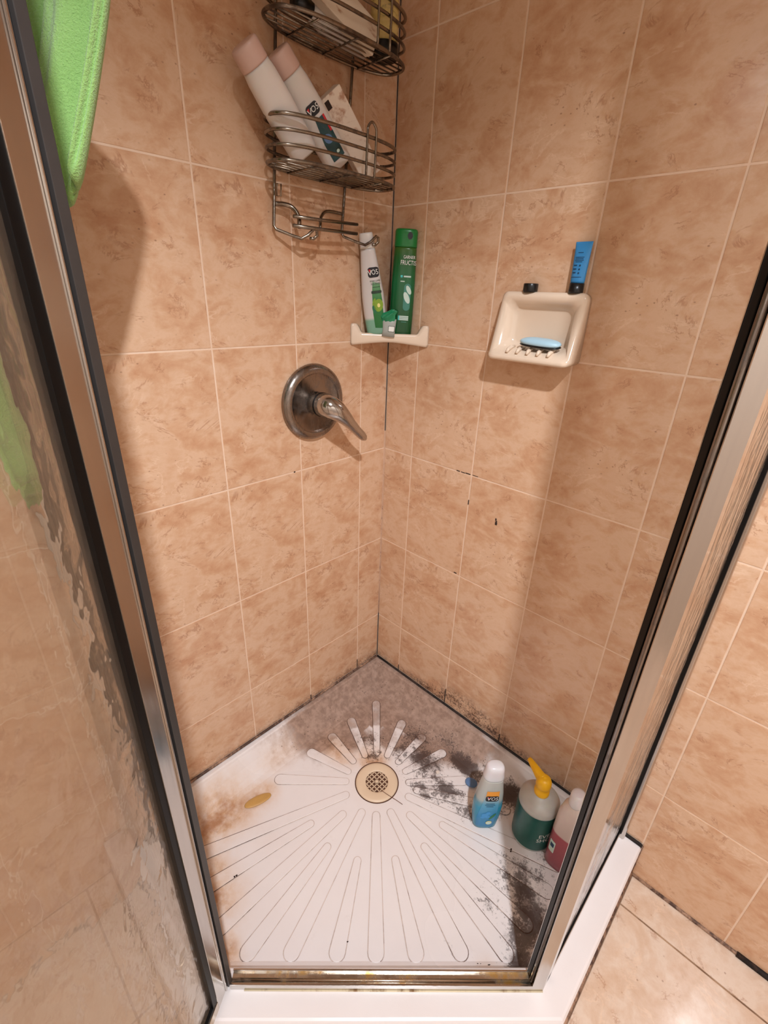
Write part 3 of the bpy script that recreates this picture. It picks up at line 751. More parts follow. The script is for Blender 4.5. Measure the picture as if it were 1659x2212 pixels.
# left-hand fixed panel (seen through the open door)
pn2 = thing('glass_panel', 'fixed rain-glass panel at the left wall, under the green towel', 'glass panel', (.2, -.842, CT))
part('hinge_post', prism('hinge_post', [(.4375, -.8315), (.412, -.8585), (.384, -.8585), (.384, -.8305), (.398, -.8265), (.4185, -.8145), (.4335, -.8225)], CT, FT, .001), M['alu'], pn2)
part('jamb_channel', prism('jamb_channel', [(.4335, -.8228), (.4378, -.8310), (.4425, -.8285), (.4385, -.8195)], CT + .012, FT, .0006), M['dark_vinyl'], pn2)
part('wall_jamb', prism('wall_jamb', [(.001, -.868), (.016, -.868), (.024, -.857), (.024, -.832), (.001, -.826)], CT, FT, .001), M['alu'], pn2)
part('bottom_rail', prism('bottom_rail', [(.4, -.8585), (.002, -.8585), (.002, -.8265), (.4, -.8265)], CT, CT + .022, .002), M['alu'], pn2)
part('top_rail', prism('top_rail', [(.41, -.8585), (.002, -.8585), (.002, -.8265), (.41, -.8265)], FT - .025, FT, .002), M['alu'], pn2)
part('glass_pane', prism('glass_pane', [(.388, -.8445), (.018, -.8445), (.018, -.8395), (.388, -.8395)], CT + .018, FT - .02), M['glass'], pn2)
part('wall_gasket', prism('wall_gasket', [(.034, -.8565), (.022, -.8565), (.022, -.832), (.034, -.832)], CT + .02, FT - .02, .001), M['rubber'], pn2)
# header over the doorway
hd = bar('header_rail', PL, PR, .026, FT, FT + .03, M['alu'], None, .013); tag(hd, 'aluminium header rail above the shower doorway', 'rail')

# open door, hinged on the left post and swung out past the camera
dd = Vector((.56, -.8285)).normalized(); dn = Vector((-dd.y, dd.x))     # dn points to the camera side
H = Vector((.4405, -.8318))
door = thing('shower_door', 'rain-glass shower door with aluminium frame and black seal, swung open on the left', 'door', (H.x, H.y, CT))
DL, ZB, ZT = .56, CT + .012, FT - .015
def dp(t, s): return tuple(H + dd * t + dn * s)
def dbox(name, t0, t1, s0, s1, z0, z1, mat, bev=.0008): return part(name, prism(name, [dp(t0, s0), dp(t1, s0), dp(t1, s1), dp(t0, s1)], z0, z1, bev), mat, door)
dbox('hinge_stile', .002, .028, -.020, 0, ZB, ZT, M['alu'])
dbox('stile_lip', .002, .0045, 0, .0025, ZB, ZT, M['alu'])
dbox('latch_stile', DL - .026, DL, -.020, 0, ZB, ZT, M['alu'])
dbox('bottom_rail', .028, DL - .026, -.020, 0, ZB, ZB + .024, M['alu_rust'])
dbox('top_rail', .028, DL - .026, -.020, 0, ZT - .026, ZT, M['alu'])
dbox('glass_pane', .026, DL - .024, -.0125, -.0075, ZB + .02, ZT - .02, M['glass'], 0)
dbox('hinge_gasket', .0275, .0385, -.0075, -.0015, ZB + .022, ZT - .024, M['rubber'])
dbox('hinge_gasket', .0275, .0385, -.0185, -.0125, ZB + .022, ZT - .024, M['rubber'])
dbox('bottom_gasket', .0385, DL - .03, -.0075, -.0015, ZB + .0235, ZB + .031, M['rubber'])
dbox('bottom_gasket', .0385, DL - .03, -.0185, -.0125, ZB + .0235, ZB + .031, M['rubber'])
dbox('latch_gasket', DL - .034, DL - .026, -.0075, -.0015, ZB + .022, ZT - .024, M['rubber'])
dbox('drip_sweep', .004, DL - .004, -.013, -.008, CT + .002, ZB + .002, M['grey_vinyl'])

# ------------------------------------------------------------------ towel
bm = bmesh.new(); NX, NS = 40, 64
grid = []
zb_o, zb_i = 1.05, 1.318
for i in range(NX + 1):
    a = i / NX; colv = []
    fold = .016 * math.sin(a * 17 + .6) + .008 * math.sin(a * 41 + 2)
    # both ends hang lower in the middle of their edge and gather towards the hem
    ho = zb_o + .05 * abs(a - .55) + .02 * math.sin(a * 9); hi = zb_i + .26 * abs(a - .45) ** 1.6 + .012 * math.sin(a * 11)
    for j in range(NS + 1):
        s = j / NS
        if s < .5:
            t = s / .5; z = ho + (FT + .006 - ho) * t; y = -.872 - .012 * math.sin(t * math.pi)
            gather = 1 - .18 * (1 - t); f = fold * (1 - .8 * t ** 3)
        elif s < .56:
            t = (s - .5) / .06; ang = math.pi * (1 - t); z = FT + .006 + .010 * math.sin(ang); y = -.8425 - .0295 * math.cos(math.pi * t) * 1.0; gather = 1; f = 0
            f = fold * .2
        else:
            t = (s - .56) / .44; z = (FT + .006) + (hi - FT - .006) * t
            # bunched inner flap stands well off the glass
            k = (FT - z)
            y = -.813 + .124 * (1 - math.exp(-(k / .13) ** 2)) - .084 * max(0, (1.60 - z) / .25) ** 1.15; gather = 1 - .40 * t ** 1.5; f = fold * (.2 + .5 * t)
        x = .190 + (a - .5) * .22 * gather
        yy_ = y + f + ((a - .5) * .075 - .030 - .10 * (lambda q: q * q * (3 - 2 * q))(max(0, min(1, (z - 1.57) / .13))) if s >= .56 else 0) * min(1, max(0, (FT - z) / .15))
        if s >= .56: yy_ = max(yy_, -.812)
        elif s < .5: yy_ = min(yy_, -.870)
        colv.append(bm.verts.new((x, yy_, z)))
    grid.append(colv)
for i in range(NX):
    for j in range(NS): bm.faces.new((grid[i][j], grid[i + 1][j], grid[i + 1][j + 1], grid[i][j + 1]))
tw = link('towel', bm_mesh(bm, 'towel'), M['towel'], None, True)
md = tw.modifiers.new('thick', 'SOLIDIFY'); md.thickness = .009; md.offset = 1
md = tw.modifiers.new('soft', 'SUBSURF'); md.levels = 1; md.render_levels = 1
tag(tw, 'bright green terry towel draped over the left glass panel', 'towel')

# ------------------------------------------------------------------ mixer valve
vz = .7535 + Z0
vl = thing('shower_valve', 'round brushed-nickel shower mixer with a single lever on the left wall', 'faucet', (0, -.2575, vz + .005))
ry90 = Matrix.Rotation(math.pi / 2, 4, 'Y')
def wall_lathe(name, prof, mat, parent, seg=56):
    me = lathe(name, prof, seg); me.transform(ry90); return link(name, me, mat, parent, True)
wall_lathe('escutcheon', [(.0, .0), (.088, .0), (.0895, .004), (.088, .010), (.080, .017), (.0725, .019), (.0685, .0165), (.066, .0135), (.03, .0155), (.0, .0155)], M['nickel'], vl)
hub = wall_lathe('hub', [(.0, .014), (.0275, .014), (.0265, .034), (.025, .038), (.0, .038)], M['nickel'], vl, 40)
for ang in (1.0,):
    sc = link('set_screw', lathe('set_screw', [(.0, 0), (.003, 0), (.003, .001), (.0, .001)], 12), M['rubber'], vl); sc.location = (.022, -.006, .0265)
# lever: collar running out from the wall, then sweeping down to the right
ctl = [(.038, 0, 0), (.050, .001, 0), (.062, .006, -.003), (.072, .018, -.012), (.078, .034, -.027), (.080, .052, -.045), (.079, .072, -.064), (.078, .090, -.080), (.0775, .099, -.088)]
rad = [.0275, .0275, .0265, .0235, .018, .0135, .0115, .0112, .0095]
pth = smooth_path(ctl, 5); rr = []
for i in range(len(pth)):
    f = i / 5; k = min(int(f), len(rad) - 2); rr.append(rad[k] + (rad[k + 1] - rad[k]) * (f - k))
pth.append(Vector(pth[-1]) + Vector((-.0003, .006, -.0055))); rr.append(.005)
bm = bmesh.new(); tube(bm, pth, rr, 28); lv = link('lever', bm_mesh(bm, 'lever'), M['chrome'], vl, True)
wall_lathe('collar_ring', [(.0262, .0365), (.0283, .0365), (.0283, .0385), (.0262, .0385)], M['rubber'], vl, 40)

# ------------------------------------------------------------------ ceramic corner shelf
sh = None
bm = bmesh.new(); NT_ = 36; rows = []
A_, B_ = Vector((0.001, -.136)), Vector((.136, -.001))
for i in range(NT_ + 1):
    t = i / NT_; e = abs(2 * t - 1)
    P = A_.lerp(B_, t); bow = Vector((.7071, -.7071)) * (-.004 * math.sin(math.pi * t))
    P = P + bow
    top = .912 + Z0 + .021 * (lambda q: q * q * (3 - 2 * q))(max(0, min(1, (e - .74) / .17))); notch = .004 * math.exp(-((t - .5) / .035) ** 2); top -= notch
    bot = .8915 + Z0 - .0085 * max(0, (e - .1) / .9) ** 1.2
    flr = .905 + Z0
    def inn(f): 
        q = P * f; return q
    rows.append([Vector((*(P * .93), bot)), Vector((*(P * .985), bot)), Vector((*P, bot + .006)), Vector((*P, top - .006)), Vector((*(P * .985), top - .001)), Vector((*(P * .955), top)), Vector((*(P * .90), top - .003)), Vector((*(P * .865), max(flr + .001, top - .016))), Vector((*(P * .80), flr)), Vector((*(P * .4), flr)), Vector((*(P * .02), flr)), Vector((*(P * .02), bot + .012)), Vector((*(P * .6), bot + .006))])
for r in rows:
    for v in r: v.x = max(v.x, .0005); v.y = min(v.y, -.0005)
V = [[bm.verts.new(v) for v in r] for r in rows]; kk = len(V[0])
for A, B in zip(V, V[1:]):
    for j in range(kk): bm.faces.new((A[j], A[(j + 1) % kk], B[(j + 1) % kk], B[j]))
bm.faces.new(V[0]); bm.faces.new(V[-1][::-1])
sh = link('corner_shelf', bm_mesh(bm, 'corner_shelf'), M['ceramic'], None, True)
# raised side cheeks against the walls
tag(sh, 'cream ceramic corner shelf with a notched front lip, holding shampoo bottles', 'shelf')
me = sh.data

# ------------------------------------------------------------------ ceramic soap dish on the right wall
X0, X1, ZBm, ZTm = .3395, .5185, .884 + Z0, 1.0125 + Z0
YD = -.022
sd = thing('soap_dish', 'cream ceramic recessed soap dish with a ribbed lip on the right wall', 'soap dish', ((X0 + X1) / 2, 0, ZBm))
bm = bmesh.new()
def rr_loop(x0, x1, z0, z1, r, y, k=5):
    cx, cz = (x0 + x1) / 2, (z0 + z1) / 2
    out = []
    for px, pz in rrect(x1 - x0, z1 - z0, r, k): out.append(Vector((cx + px, y(cx + px, cz + pz) if callable(y) else y, cz + pz)))
    return out
def bulge(x, z):           # the lower lip comes forward to hold the soap
    t = max(0, min(1, 1 - (z - ZBm) / .045)); return YD - .034 * t * t * (3 - 2 * t)
loops_ = [rr_loop(X0, X1, ZBm, ZTm, .012, -.0005), rr_loop(X0 - .001, X1 + .001, ZBm - .001, ZTm + .001, .013, lambda x, z: bulge(x, z) + .006),
          rr_loop(X0 + .003, X1 - .003, ZBm + .003, ZTm - .003, .012, lambda x, z: bulge(x, z) + .001), rr_loop(X0 + .010, X1 - .010, ZBm + .009, ZTm - .009, .011, lambda x, z: bulge(x, z) - .001),
          rr_loop(X0 + .019, X1 - .019, ZBm + .020, ZTm - .017, .014, lambda x, z: bulge(x, z) + .003), rr_loop(X0 + .024, X1 - .024, ZBm + .0265, ZTm - .023, .016, lambda x, z: bulge(x, z) * .6 + .002),
          rr_loop(X0 + .027, X1 - .027, ZBm + .029, ZTm - .027, .016, -.006), rr_loop(X0 + .034, X1 - .034, ZBm + .034, ZTm - .034, .014, -.003)]
V = [[bm.verts.new(v) for v in L] for L in loops_]; kk = len(V[0])
for A, B in zip(V, V[1:]):
    for j in range(kk): bm.faces.new((A[j], A[(j + 1) % kk], B[(j + 1) % kk], B[j]))
bm.faces.new(V[-1]); bm.faces.new(V[0][::-1])
body = part('body', bm_mesh(bm, 'body'), M['ceramic'], sd, True)
for i in range(5):
    x = X0 + .045 + i * .0225
    bm = bmesh.new(); tube(bm, [(x, -.020, ZBm + .0255), (x, -.034, ZBm + .0250), (x, -.045, ZBm + .0215), (x, -.0505, ZBm + .016)], [.003, .0042, .004, .0025], 8)
    part('rib', bm_mesh(bm, 'rib'), M['ceramic'], sd, True)

# soap on the dish
def pebble(name, rx, ry, rz, mat, parent=None, n=2.6, seg=28, rings=12):
    bm = bmesh.new(); R = []
    for i in range(1, rings):
        ph = -math.pi / 2 + math.pi * i / rings
        R.append([bm.verts.new((rx * spow(math.cos(ph), .7) * spow(math.cos(2 * math.pi * j / seg), 2 / n), ry * spow(math.cos(ph), .7) * spow(math.sin(2 * math.pi * j / seg), 2 / n), rz * math.sin(ph))) for j in range(seg)])
    for A, B in zip(R, R[1:]):
        for j in range(seg): bm.faces.new((A[j], A[(j + 1) % seg], B[(j + 1) % seg], B[j]))
    bm.faces.new(R[0][::-1]); bm.faces.new(R[-1]); return link(name, bm_mesh(bm, name), mat, parent, True)
so = thing('soap_bar', 'pale blue worn soap bar lying in the ceramic dish', 'soap', (.4455, -.031, ZBm + .0385), (math.radians(8), math.radians(2), 0))
pebble('upper_face', .043, .017, .0085, M['blue_soap'], so)
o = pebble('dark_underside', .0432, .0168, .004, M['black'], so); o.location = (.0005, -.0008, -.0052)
# things on top of the dish
ZTop = ZTm + .001
bt = thing('cosmetic_tube', 'blue squeeze tube standing on its black cap on the soap dish', 'tube', (.4895, -.0125, ZTop), (0, 0, math.radians(-4)))
bm = bmesh.new(); R = []
for z, rx, ry in ((.016, .0128, .0085), (.02, .0135, .009), (.045, .0145, .0075), (.07, .0155, .004), (.080, .0162, .0012), (.0835, .0163, .0010)):
    R.append([bm.verts.new((rx * math.cos(2 * math.pi * j / 24), ry * math.sin(2 * math.pi * j / 24), z)) for j in range(24)])
for A, B in zip(R, R[1:]):
    for j in range(24): bm.faces.new((A[j], A[(j + 1) % 24], B[(j + 1) % 24], B[j]))
bm.faces.new(R[0][::-1]); bm.faces.new(R[-1]); link('body', bm_mesh(bm, 'body'), M['blue_tube'], bt, True)
link('cap', lathe('cap', [(0, 0), (.0128, 0), (.0132, .002), (.0132, .016), (.0, .017)], 28), M['black'], bt, True)
bb = Bottle([(.016, .0128, .0085, 2), (.02, .0135, .009, 2), (.045, .0145, .0075, 2), (.07, .0155, .004, 2), (.08, .0162, .0012, 2)])
for k, (ln, w) in enumerate(((.066, .010), (.0585, .017), (.056, .015), (.0535, .017), (.051, .013), (.0262, .020))):
    bb.patch('print_line', [(-w / 2, -.0005), (w / 2, -.0005), (w / 2, .0005), (-w / 2, .0005)], M['ink_navy'], bt, .0004, -.001, ln)
for k in range(3): bb.patch('print_mark', ell(.0017, .0017, 10), M['ink_navy'], bt, .0004, .003, .045 - k * .0062)
for k in range(3): bb.patch('print_mark', rrect(.007, .0018, .0004, 2), M['ink_navy'], bt, .0004, -.006, .0455 - k * .006)
bc = link('bottle_cap', lathe('bottle_cap', [(0, 0), (.0138, 0), (.0142, .001), (.0142, .0135), (.0134, .0148), (0, .015)], 30), M['black'], None, True); bc.location = (.397, -.0135, ZTop)
tag(bc, 'small black bottle cap on top of the soap dish', 'cap')

# ------------------------------------------------------------------ bottles on the corner shelf
SF = .9052 + Z0
def vo_logo(B, parent, cx, cz, s=1., shear=.12, xs=1.):
    lg = B.patch('logo', rrect(.027 * s * xs, .023 * s, .006 * s, 4), M['ink_black'], parent, .0006, cx, cz)
    B.text('V', .0175 * s, cx - .0080 * s * xs, cz - .001 * s, M['ink_white'], parent, .0010, shear=shear, xs=xs)
    B.text('O5', .0165 * s, cx + .0045 * s * xs, cz, M['ink_white'], parent, .0010, shear=shear, xs=.8 * xs)
    B.patch('logo_accent', [(-.0035 * s, .006 * s), (.002 * s, .006 * s), (-.0005 * s, -.001 * s)], M['ink_red'], parent, .0012, cx - .0078 * s * xs, cz + .001 * s)
# green shampoo
gbase = Vector((.0635, -.0268, SF))
gs = thing('shampoo_bottle', 'dark green shampoo bottle with a bright green flip cap on the corner shelf', 'bottle', gbase, (0, math.radians(1.5), math.radians(40)))
GB = Bottle([(0, .026, .0165, 2.6), (.004, .0285, .0185, 2.8), (.05, .029, .0185, 2.8), (.12, .0283, .0182, 2.8), (.170, .0268, .018, 2.7), (.190, .0262, .0178, 2.7), (.194, .0258, .0175, 2.6)])
link('body', GB.mesh('body'), M['green_body'], gs, True)
GC = Bottle([(.1945, .0262, .0178, 2.7), (.197, .0265, .018, 2.7), (.226, .0262, .0178, 2.7), (.230, .025, .0168, 2.6), (.2315, .022, .014, 2.5)])
cp = link('cap', GC.mesh('cap'), M['green_cap'], gs, True)
GC.patch('thumb_hole', ell(.0058, .0075, 18), M['ink_black'], cp, .0006, .0095, .217)
GB.text('GARNIER', .0098, .0110, .1735, M['ink_white'], gs, xs=.68); GB.text('FRUCTIS', .0135, .0095, .162, M['ink_white'], gs, xs=.72)
GB.patch('print_band', rrect(.005, .005, .001, 2), M['ink_cyan'], gs, .0006, -.004, .1335)
GB.patch('print_band', rrect(.017, .0032, .0006, 2), M['ink_pale'], gs, .0006, .0095, .1335)
GB.patch('print_band', rrect(.010, .002, .0005, 2), M['ink_pale'], gs, .0006, -.001, .123)
GB.patch('aloe_panel', rrect(.0165, .059, .008, 6), M['ink_teal'], gs, .0006, .0118, .089)
GB.patch('aloe_slice', ell(.0060, .0135, 20, .45), M['ink_pale'], gs, .0009, .0112, .088)
GB.patch('aloe_slice', ell(.0048, .0105, 20, .5), M['ink_pale'], gs, .0009, .0148, .105)
for k, w in enumerate((.018, .021, .022)): GB.patch('print_band', rrect(.022, .0026, .0004, 2), M['ink_pale'], gs, .0006, .0078, .0465 - k * .0036)
GB.patch('print_band', rrect(.003, .010, .0004, 2), M['ink_cyan'], gs, .0008, -.0045, .043)
GB.patch('print_band', rrect(.013, .0014, .0003, 2), M['ink_teal'], gs, .0006, .0085, .034)

# white conditioner bottle, leaning to the left
vb = Vector((.0345, -.0765, SF + .0042)); vt = Vector((.0235, -.1115, SF + .218))
vo_b = thing('conditioner_bottle', 'white conditioner bottle with a kiwi label leaning left on the corner shelf', 'bottle')
vo_b.matrix_world = axis_matrix(vb, vt, (.62, -.785, 0))
VB = Bottle([(0, .0215, .013, 2.6), (.004, .0245, .0155, 2.8), (.05, .0268, .0165, 2.9), (.09, .0262, .0162, 2.9), (.14, .0215, .0148, 2.7), (.18, .0172, .0132, 2.6), (.185, .0168, .013, 2.6)])
link('body', VB.mesh('body'), M['vo_body'], vo_b, True)
VC = Bottle([(.1855, .0168, .013, 2.6), (.188, .017, .0132, 2.6), (.213, .0155, .0122, 2.6), (.2165, .0145, .011, 2.5)]); link('cap', VC.mesh('cap'), M['white_plastic'], vo_b, True)
VB.patch('label', [(-.001, .017), (.021, .014), (.022, .045), (.0225, .075), (.0205, .112), (.0045, .118), (.0005, .09), (-.002, .05)], M['vo_label'], vo_b, .0005)
vo_logo(VB, vo_b, .0085, .1365, .92, -.1)
VB.text('KIWI LIME', .0052, .0105, .1185, M['ink_dgreen'], vo_b); VB.text('SQUEEZE', .0052, .0112, .1125, M['ink_dgreen'], vo_b)
VB.patch('print_band', rrect(.017, .0012, .0003, 2), M['ink_dgreen'], vo_b, .0009, .0118, .1055)
VB.patch('print_band', rrect(.0235, .0062, .002, 3), M['ink_dgreen'], vo_b, .0009, .011, .095)
VB.patch('kiwi_slice', ell(.0105, .0140, 22, -.2), M['ink_kiwi'], vo_b, .0009, .0128, .066); VB.patch('kiwi_core', ell(.0034, .0046, 14), M['ink_yellow'], vo_b, .0012, .0132, .066)
VB.patch('leaf', ell(.0032, .0088, 14, -.4), M['ink_kiwi'], vo_b, .0009, .0030, .074)
VB.patch('leaf', ell(.0040, .0095, 14, .2), M['ink_leaf'], vo_b, .0009, .0015, .058)

# squeezed little tube between the two bottles
st = thing('travel_tube', 'small grey tube with a crumpled green top between two shelf bottles', 'tube', (.0655, -.0705, SF), (0, math.radians(5), math.radians(42)))
bm = bmesh.new(); R = []
for z, rx, ry, dx in ((0, .0155, .0035, 0), (.015, .0150, .0055, .0), (.033, .0165, .005, -.001), (.041, .0175, .003, -.002)):
    R.append([bm.verts.new((dx + rx * math.cos(2 * math.pi * j / 22), ry * math.sin(2 * math.pi * j / 22), z)) for j in range(22)])
for A, B in zip(R, R[1:]):
    for j in range(22): bm.faces.new((A[j], A[(j + 1) % 22], B[(j + 1) % 22], B[j]))
bm.faces.new(R[0][::-1]); bm.faces.new(R[-1]); link('body', bm_mesh(bm, 'body'), M['grey_tube'], st, True)
tb = Bottle([(0, .0155, .0035, 2), (.015, .015, .0055, 2), (.033, .0165, .005, 2), (.041, .0175, .003, 2)])
tb.patch('label_border', rrect(.0155, .0135, .001, 2), M['ink_dgreen'], st, .0006, .006, .0185); tb.patch('label', rrect(.0135, .0115, .001, 2), M['ink_white'], st, .0010, .006, .0185)
bm = bmesh.new(); rng = random.Random(4); R = []
for z, rx, ry, dx in ((.034, .0145, .004, -.004), (.042, .0175, .0062, -.006), (.050, .0165, .0068, -.004), (.057, .012, .0058, .003), (.061, .006, .003, .007)):
    R.append([bm.verts.new((dx + rx * math.cos(2 * math.pi * j / 16) * rng.uniform(.8, 1.15), ry * math.sin(2 * math.pi * j / 16) * rng.uniform(.6, 1.3) - .001, z + rng.uniform(-.002, .002))) for j in range(16)])
for A, B in zip(R, R[1:]):
    for j in range(16): bm.faces.new((A[j], A[(j + 1) % 16], B[(j + 1) % 16], B[j]))
bm.faces.new(R[0][::-1]); bm.faces.new(R[-1]); link('crumpled_top', bm_mesh(bm, 'crumpled_top'), M['crumple_green'], st)

# ------------------------------------------------------------------ bottles standing in the tray
FZ = FLOOR_Z + .0035
# blue shampoo
bp_ = (.587, -.189, FZ)
bl = thing('shampoo_bottle', 'blue and clear shampoo bottle with a frosted cap standing in the tray', 'bottle', bp_, (0, math.radians(1), 0.3978 + .42))
BB = Bottle([(0, .026, .0165, 2.6), (.005, .0305, .0195, 2.8), (.045, .0352, .0215, 2.9), (.08, .0362, .022, 2.9), (.125, .0325, .0205, 2.7), (.165, .0265, .0185, 2.6), (.178, .0248, .0178, 2.6)])
link('body', BB.mesh('body'), M['blue_body'], bl, True)
BC = Bottle([(.1782, .0252, .018, 2.6), (.181, .0256, .0184, 2.6), (.212, .0222, .0168, 2.5), (.218, .0195, .0145, 2.4), (.221, .014, .010, 2.3)]); link('cap', BC.mesh('cap'), M['clear_cap'], bl, True)
BB.patch('label', [(-.026, .012), (.014, .012), (.020, .05), (.020, .1), (.0165, .140), (-.016, .140), (-.022, .1), (-.029, .05)], M['blue_label'], bl, .0005)
BB.patch('orange_flash', [(-.0165, .126), (.0165, .126), (.0160, .147), (-.0150, .147)], M['ink_orange'], bl, .0008)
BB.patch('logo', rrect(.033, .0185, .006, 4), M['ink_black'], bl, .0011, .0, .1225)
BB.text('V', .0165, -.0088, .1225, M['ink_white'], bl, .0015, shear=.1); BB.text('O5', .0165, .0055, .1225, M['ink_white'], bl, .0015, shear=.1, xs=.85)
BB.patch('logo_accent', [(-.003, .0045), (.002, .0045), (-.0003, -.001)], M['ink_red'], bl, .0018, -.0085, .1235)
for k, w in enumerate((.022, .026, .018)): BB.patch('print_band', rrect(w, .0018, .0004, 2), M['ink_navy'], bl, .0009, -.002, .104 - k * .0052)
for cx, cz, r1, r2, a in ((-.011, .062, .0085, .006, .3), (-.003, .068, .007, .0055, 1.2), (-.004, .055, .0085, .006, -.5), (-.014, .052, .006, .005, .2)): BB.patch('flower_petal', ell(r1, r2, 14, a), M['ink_flower'], bl, .0009 + abs(a) * .0002, cx, cz)
BB.patch('leaf', ell(.004, .014, 14, -.6), M['ink_leaf'], bl, .0010, .010, .055)
BB.patch('seal_badge', ell(.0078, .0078, 20), M['ink_yellow'], bl, .0013, .004, .030); BB.patch('seal_badge', ell(.0062, .0062, 20), M['ink_pale'], bl, .0017, .004, .030)

# green pump bottle
pp = (.689, -.127, FZ)
pu = thing('pump_bottle', 'frosted pump bottle with a teal label and yellow pump in the tray', 'bottle', pp, (0, 0, 0.2592 + .05))
PB = Bottle([(0, .043, .043, 2), (.004, .0475, .0475, 2), (.128, .0485, .0485, 2), (.1415, .0470, .0470, 2), (.151, .0395, .0395, 2), (.158, .0265, .0265, 2), (.161, .0165, .0165, 2), (.166, .015, .015, 2)])
link('body', PB.mesh('body', 56), M['pump_body'], pu, True)
lb = Bottle([(.010, .0482, .0482, 2), (.128, .0491, .0491, 2)])
bm = bmesh.new(); R = [[bm.verts.new(lb.pt(2 * math.pi * j / 56, z)) for j in range(56)] for z in (.010, .05, .09, .128)]
for A, B in zip(R, R[1:]):
    for j in range(56): bm.faces.new((A[j], A[(j + 1) % 56], B[(j + 1) % 56], B[j]))
link('wrap_label', bm_mesh(bm, 'wrap_label'), M['pump_label'], pu, True)
lb.text('EVE', .0175, .030, .066, M['ink_white'], pu, .0008, xs=.9); lb.text('SHO', .0175, .030, .050, M['ink_white'], pu, .0008, xs=.9)
link('collar', lathe('collar', [(.0, .160), (.0172, .160), (.0178, .163), (.0178, .172), (.0155, .175), (.0145, .180), (.0168, .183), (.0168, .188), (.0, .189)], 32), M['yellow'], pu, True)
hd_ = thing('pump_head', '', ''); del hd_['label'], hd_['category']; hd_.parent = pu; hd_.rotation_euler = (0, 0, math.radians(157) - 0.2592 - .05)
link('dome', lathe('dome', [(0, .186), (.0172, .186), (.0182, .190), (.0178, .200), (.0150, .2085), (.0095, .2125), (0, .2135)], 32), M['yellow'], hd_, True)
bm = bmesh.new(); tube(bm, smooth_path([(.004, 0, .2005), (.018, 0, .2015), (.033, 0, .2045), (.048, 0, .2075), (.058, 0, .209)], 4), [.0140 - .0088 * i / 16 for i in range(17)], 16); link('spout', bm_mesh(bm, 'spout'), M['yellow'], hd_, True)

# pink-filled clear bottle behind the post
qp = (.7695, -.1405, FZ)
pk = thing('body_wash_bottle', 'clear bottle half full of pink liquid beside the doorpost', 'bottle', qp, (0, 0, 0.1690 - .2)); pk.scale = (.86, .95, 1.13)
KB = Bottle([(0, .031, .022, 2.6), (.004, .0355, .026, 2.8), (.10, .036, .0268, 2.8), (.158, .034, .0255, 2.7), (.182, .0275, .0215, 2.5), (.192, .019, .017, 2.2), (.1945, .0175, .0165, 2)])
link('body', KB.mesh('body'), M['pink_body'], pk, True)
link('cap', lathe('cap', [(0, .1945), (.0185, .1945), (.0192, .197), (.0188, .218), (.0165, .2235), (.010, .2255), (0, .226)], 32), M['clear_cap'], pk, True)
KB.patch('label', rrect(.017, .034, .002, 3), M['ink_pale'], pk, .0006, -.0195, .062); KB.patch('print_band', rrect(.011, .012, .001, 2), M['ink_navy'], pk, .0009, -.0195, .066)

# small loose things on the tray floor, plus a disc as bottle shadow
ss = pebble('soap_sliver', .036, .0135, .0032, M['soap_tan'], None, 2.2); ss.location = (.128, -.577, FLOOR_Z + .003); ss.rotation_euler = (0, 0, math.radians(74))
tag(ss, 'thin amber oval soap sliver on the tray near the left wall', 'soap')
bpz = pebble('bottle_shadow_disc', .017, .014, .004, M['petal_and_shadow_blue'], None, 2.2); bpz.location = (.5035, -.124, FLOOR_Z + .0072); bpz.rotation_euler = (0, 0, math.radians(20)); tag(bpz, 'dull blue disc painted as the tinted shadow behind the blue bottle', 'disc')  # flat disc added in place of the bottle's blue-tinted cast shadow
wb = link('soap_bit', box_mesh('soap_bit', .010, .009, .005, .0015), M['white_bit']); wb.location = (.4165, -.165, FLOOR_Z + .0028); wb.rotation_euler = (0, 0, .9); tag(wb, 'tiny white soap bit on the mouldy ridges right of the drain', 'soap bit')
def clump(loc, r, label, seed, n=3):
    rng = random.Random(seed); bm = bmesh.new()
    for _ in range(n):
        m = Matrix.Translation((rng.uniform(-r, r), rng.uniform(-r, r), r * .25)) @ Matrix.Diagonal((rng.uniform(.5, 1), rng.uniform(.5, 1), .35, 1))
        bmesh.ops.create_icosphere(bm, subdivisions=2, radius=r * rng.uniform(.5, .8), matrix=m)
    for v in bm.verts: v.co += Vector((rng.uniform(-1, 1), rng.uniform(-1, 1), rng.uniform(-.4, .6))) * r * .12
    o = link('debris_clump', bm_mesh(bm, 'debris_clump'), M['debris']); o.location = loc; tag(o, label, 'debris', 'dark crumbs on the tray floor'); return o
clump((.2522, -.7108, FLOOR_Z + .0035), .0042, 'dark fleck on the stained left side of the tray by the hinge post', 3, 2)
clump((.7586, -.4336, FLOOR_Z + .0012), .0068, 'dark brown crumb in front of the door track, the largest at right', 5, 4)
clump((.5239, -.6091, FLOOR_Z + .0040), .0022, 'tiny black speck on a ridge left of the tray centre line', 6, 2)
clump((.6771, -.2034, FLOOR_Z + .0040), .0048, 'olive-brown crumb on the tray in front of the pump bottle', 8, 3)
clump((.7449, -.4425, FLOOR_Z + .0012), .0042, 'small brown crumb just left of the largest crumb by the track', 9, 3)
# rust chip on the right wall
rc = clump((.3933, -.0006, .4966 + Z0), .0052, 'dark rusty chip in a tile of the right wall', 11, 5); rc.rotation_euler = (math.radians(90), 0, 0); rc.scale = (.6, 1.3, .3); rc['category'] = 'chip'; rc.name = 'rust_chip'; del rc['group']

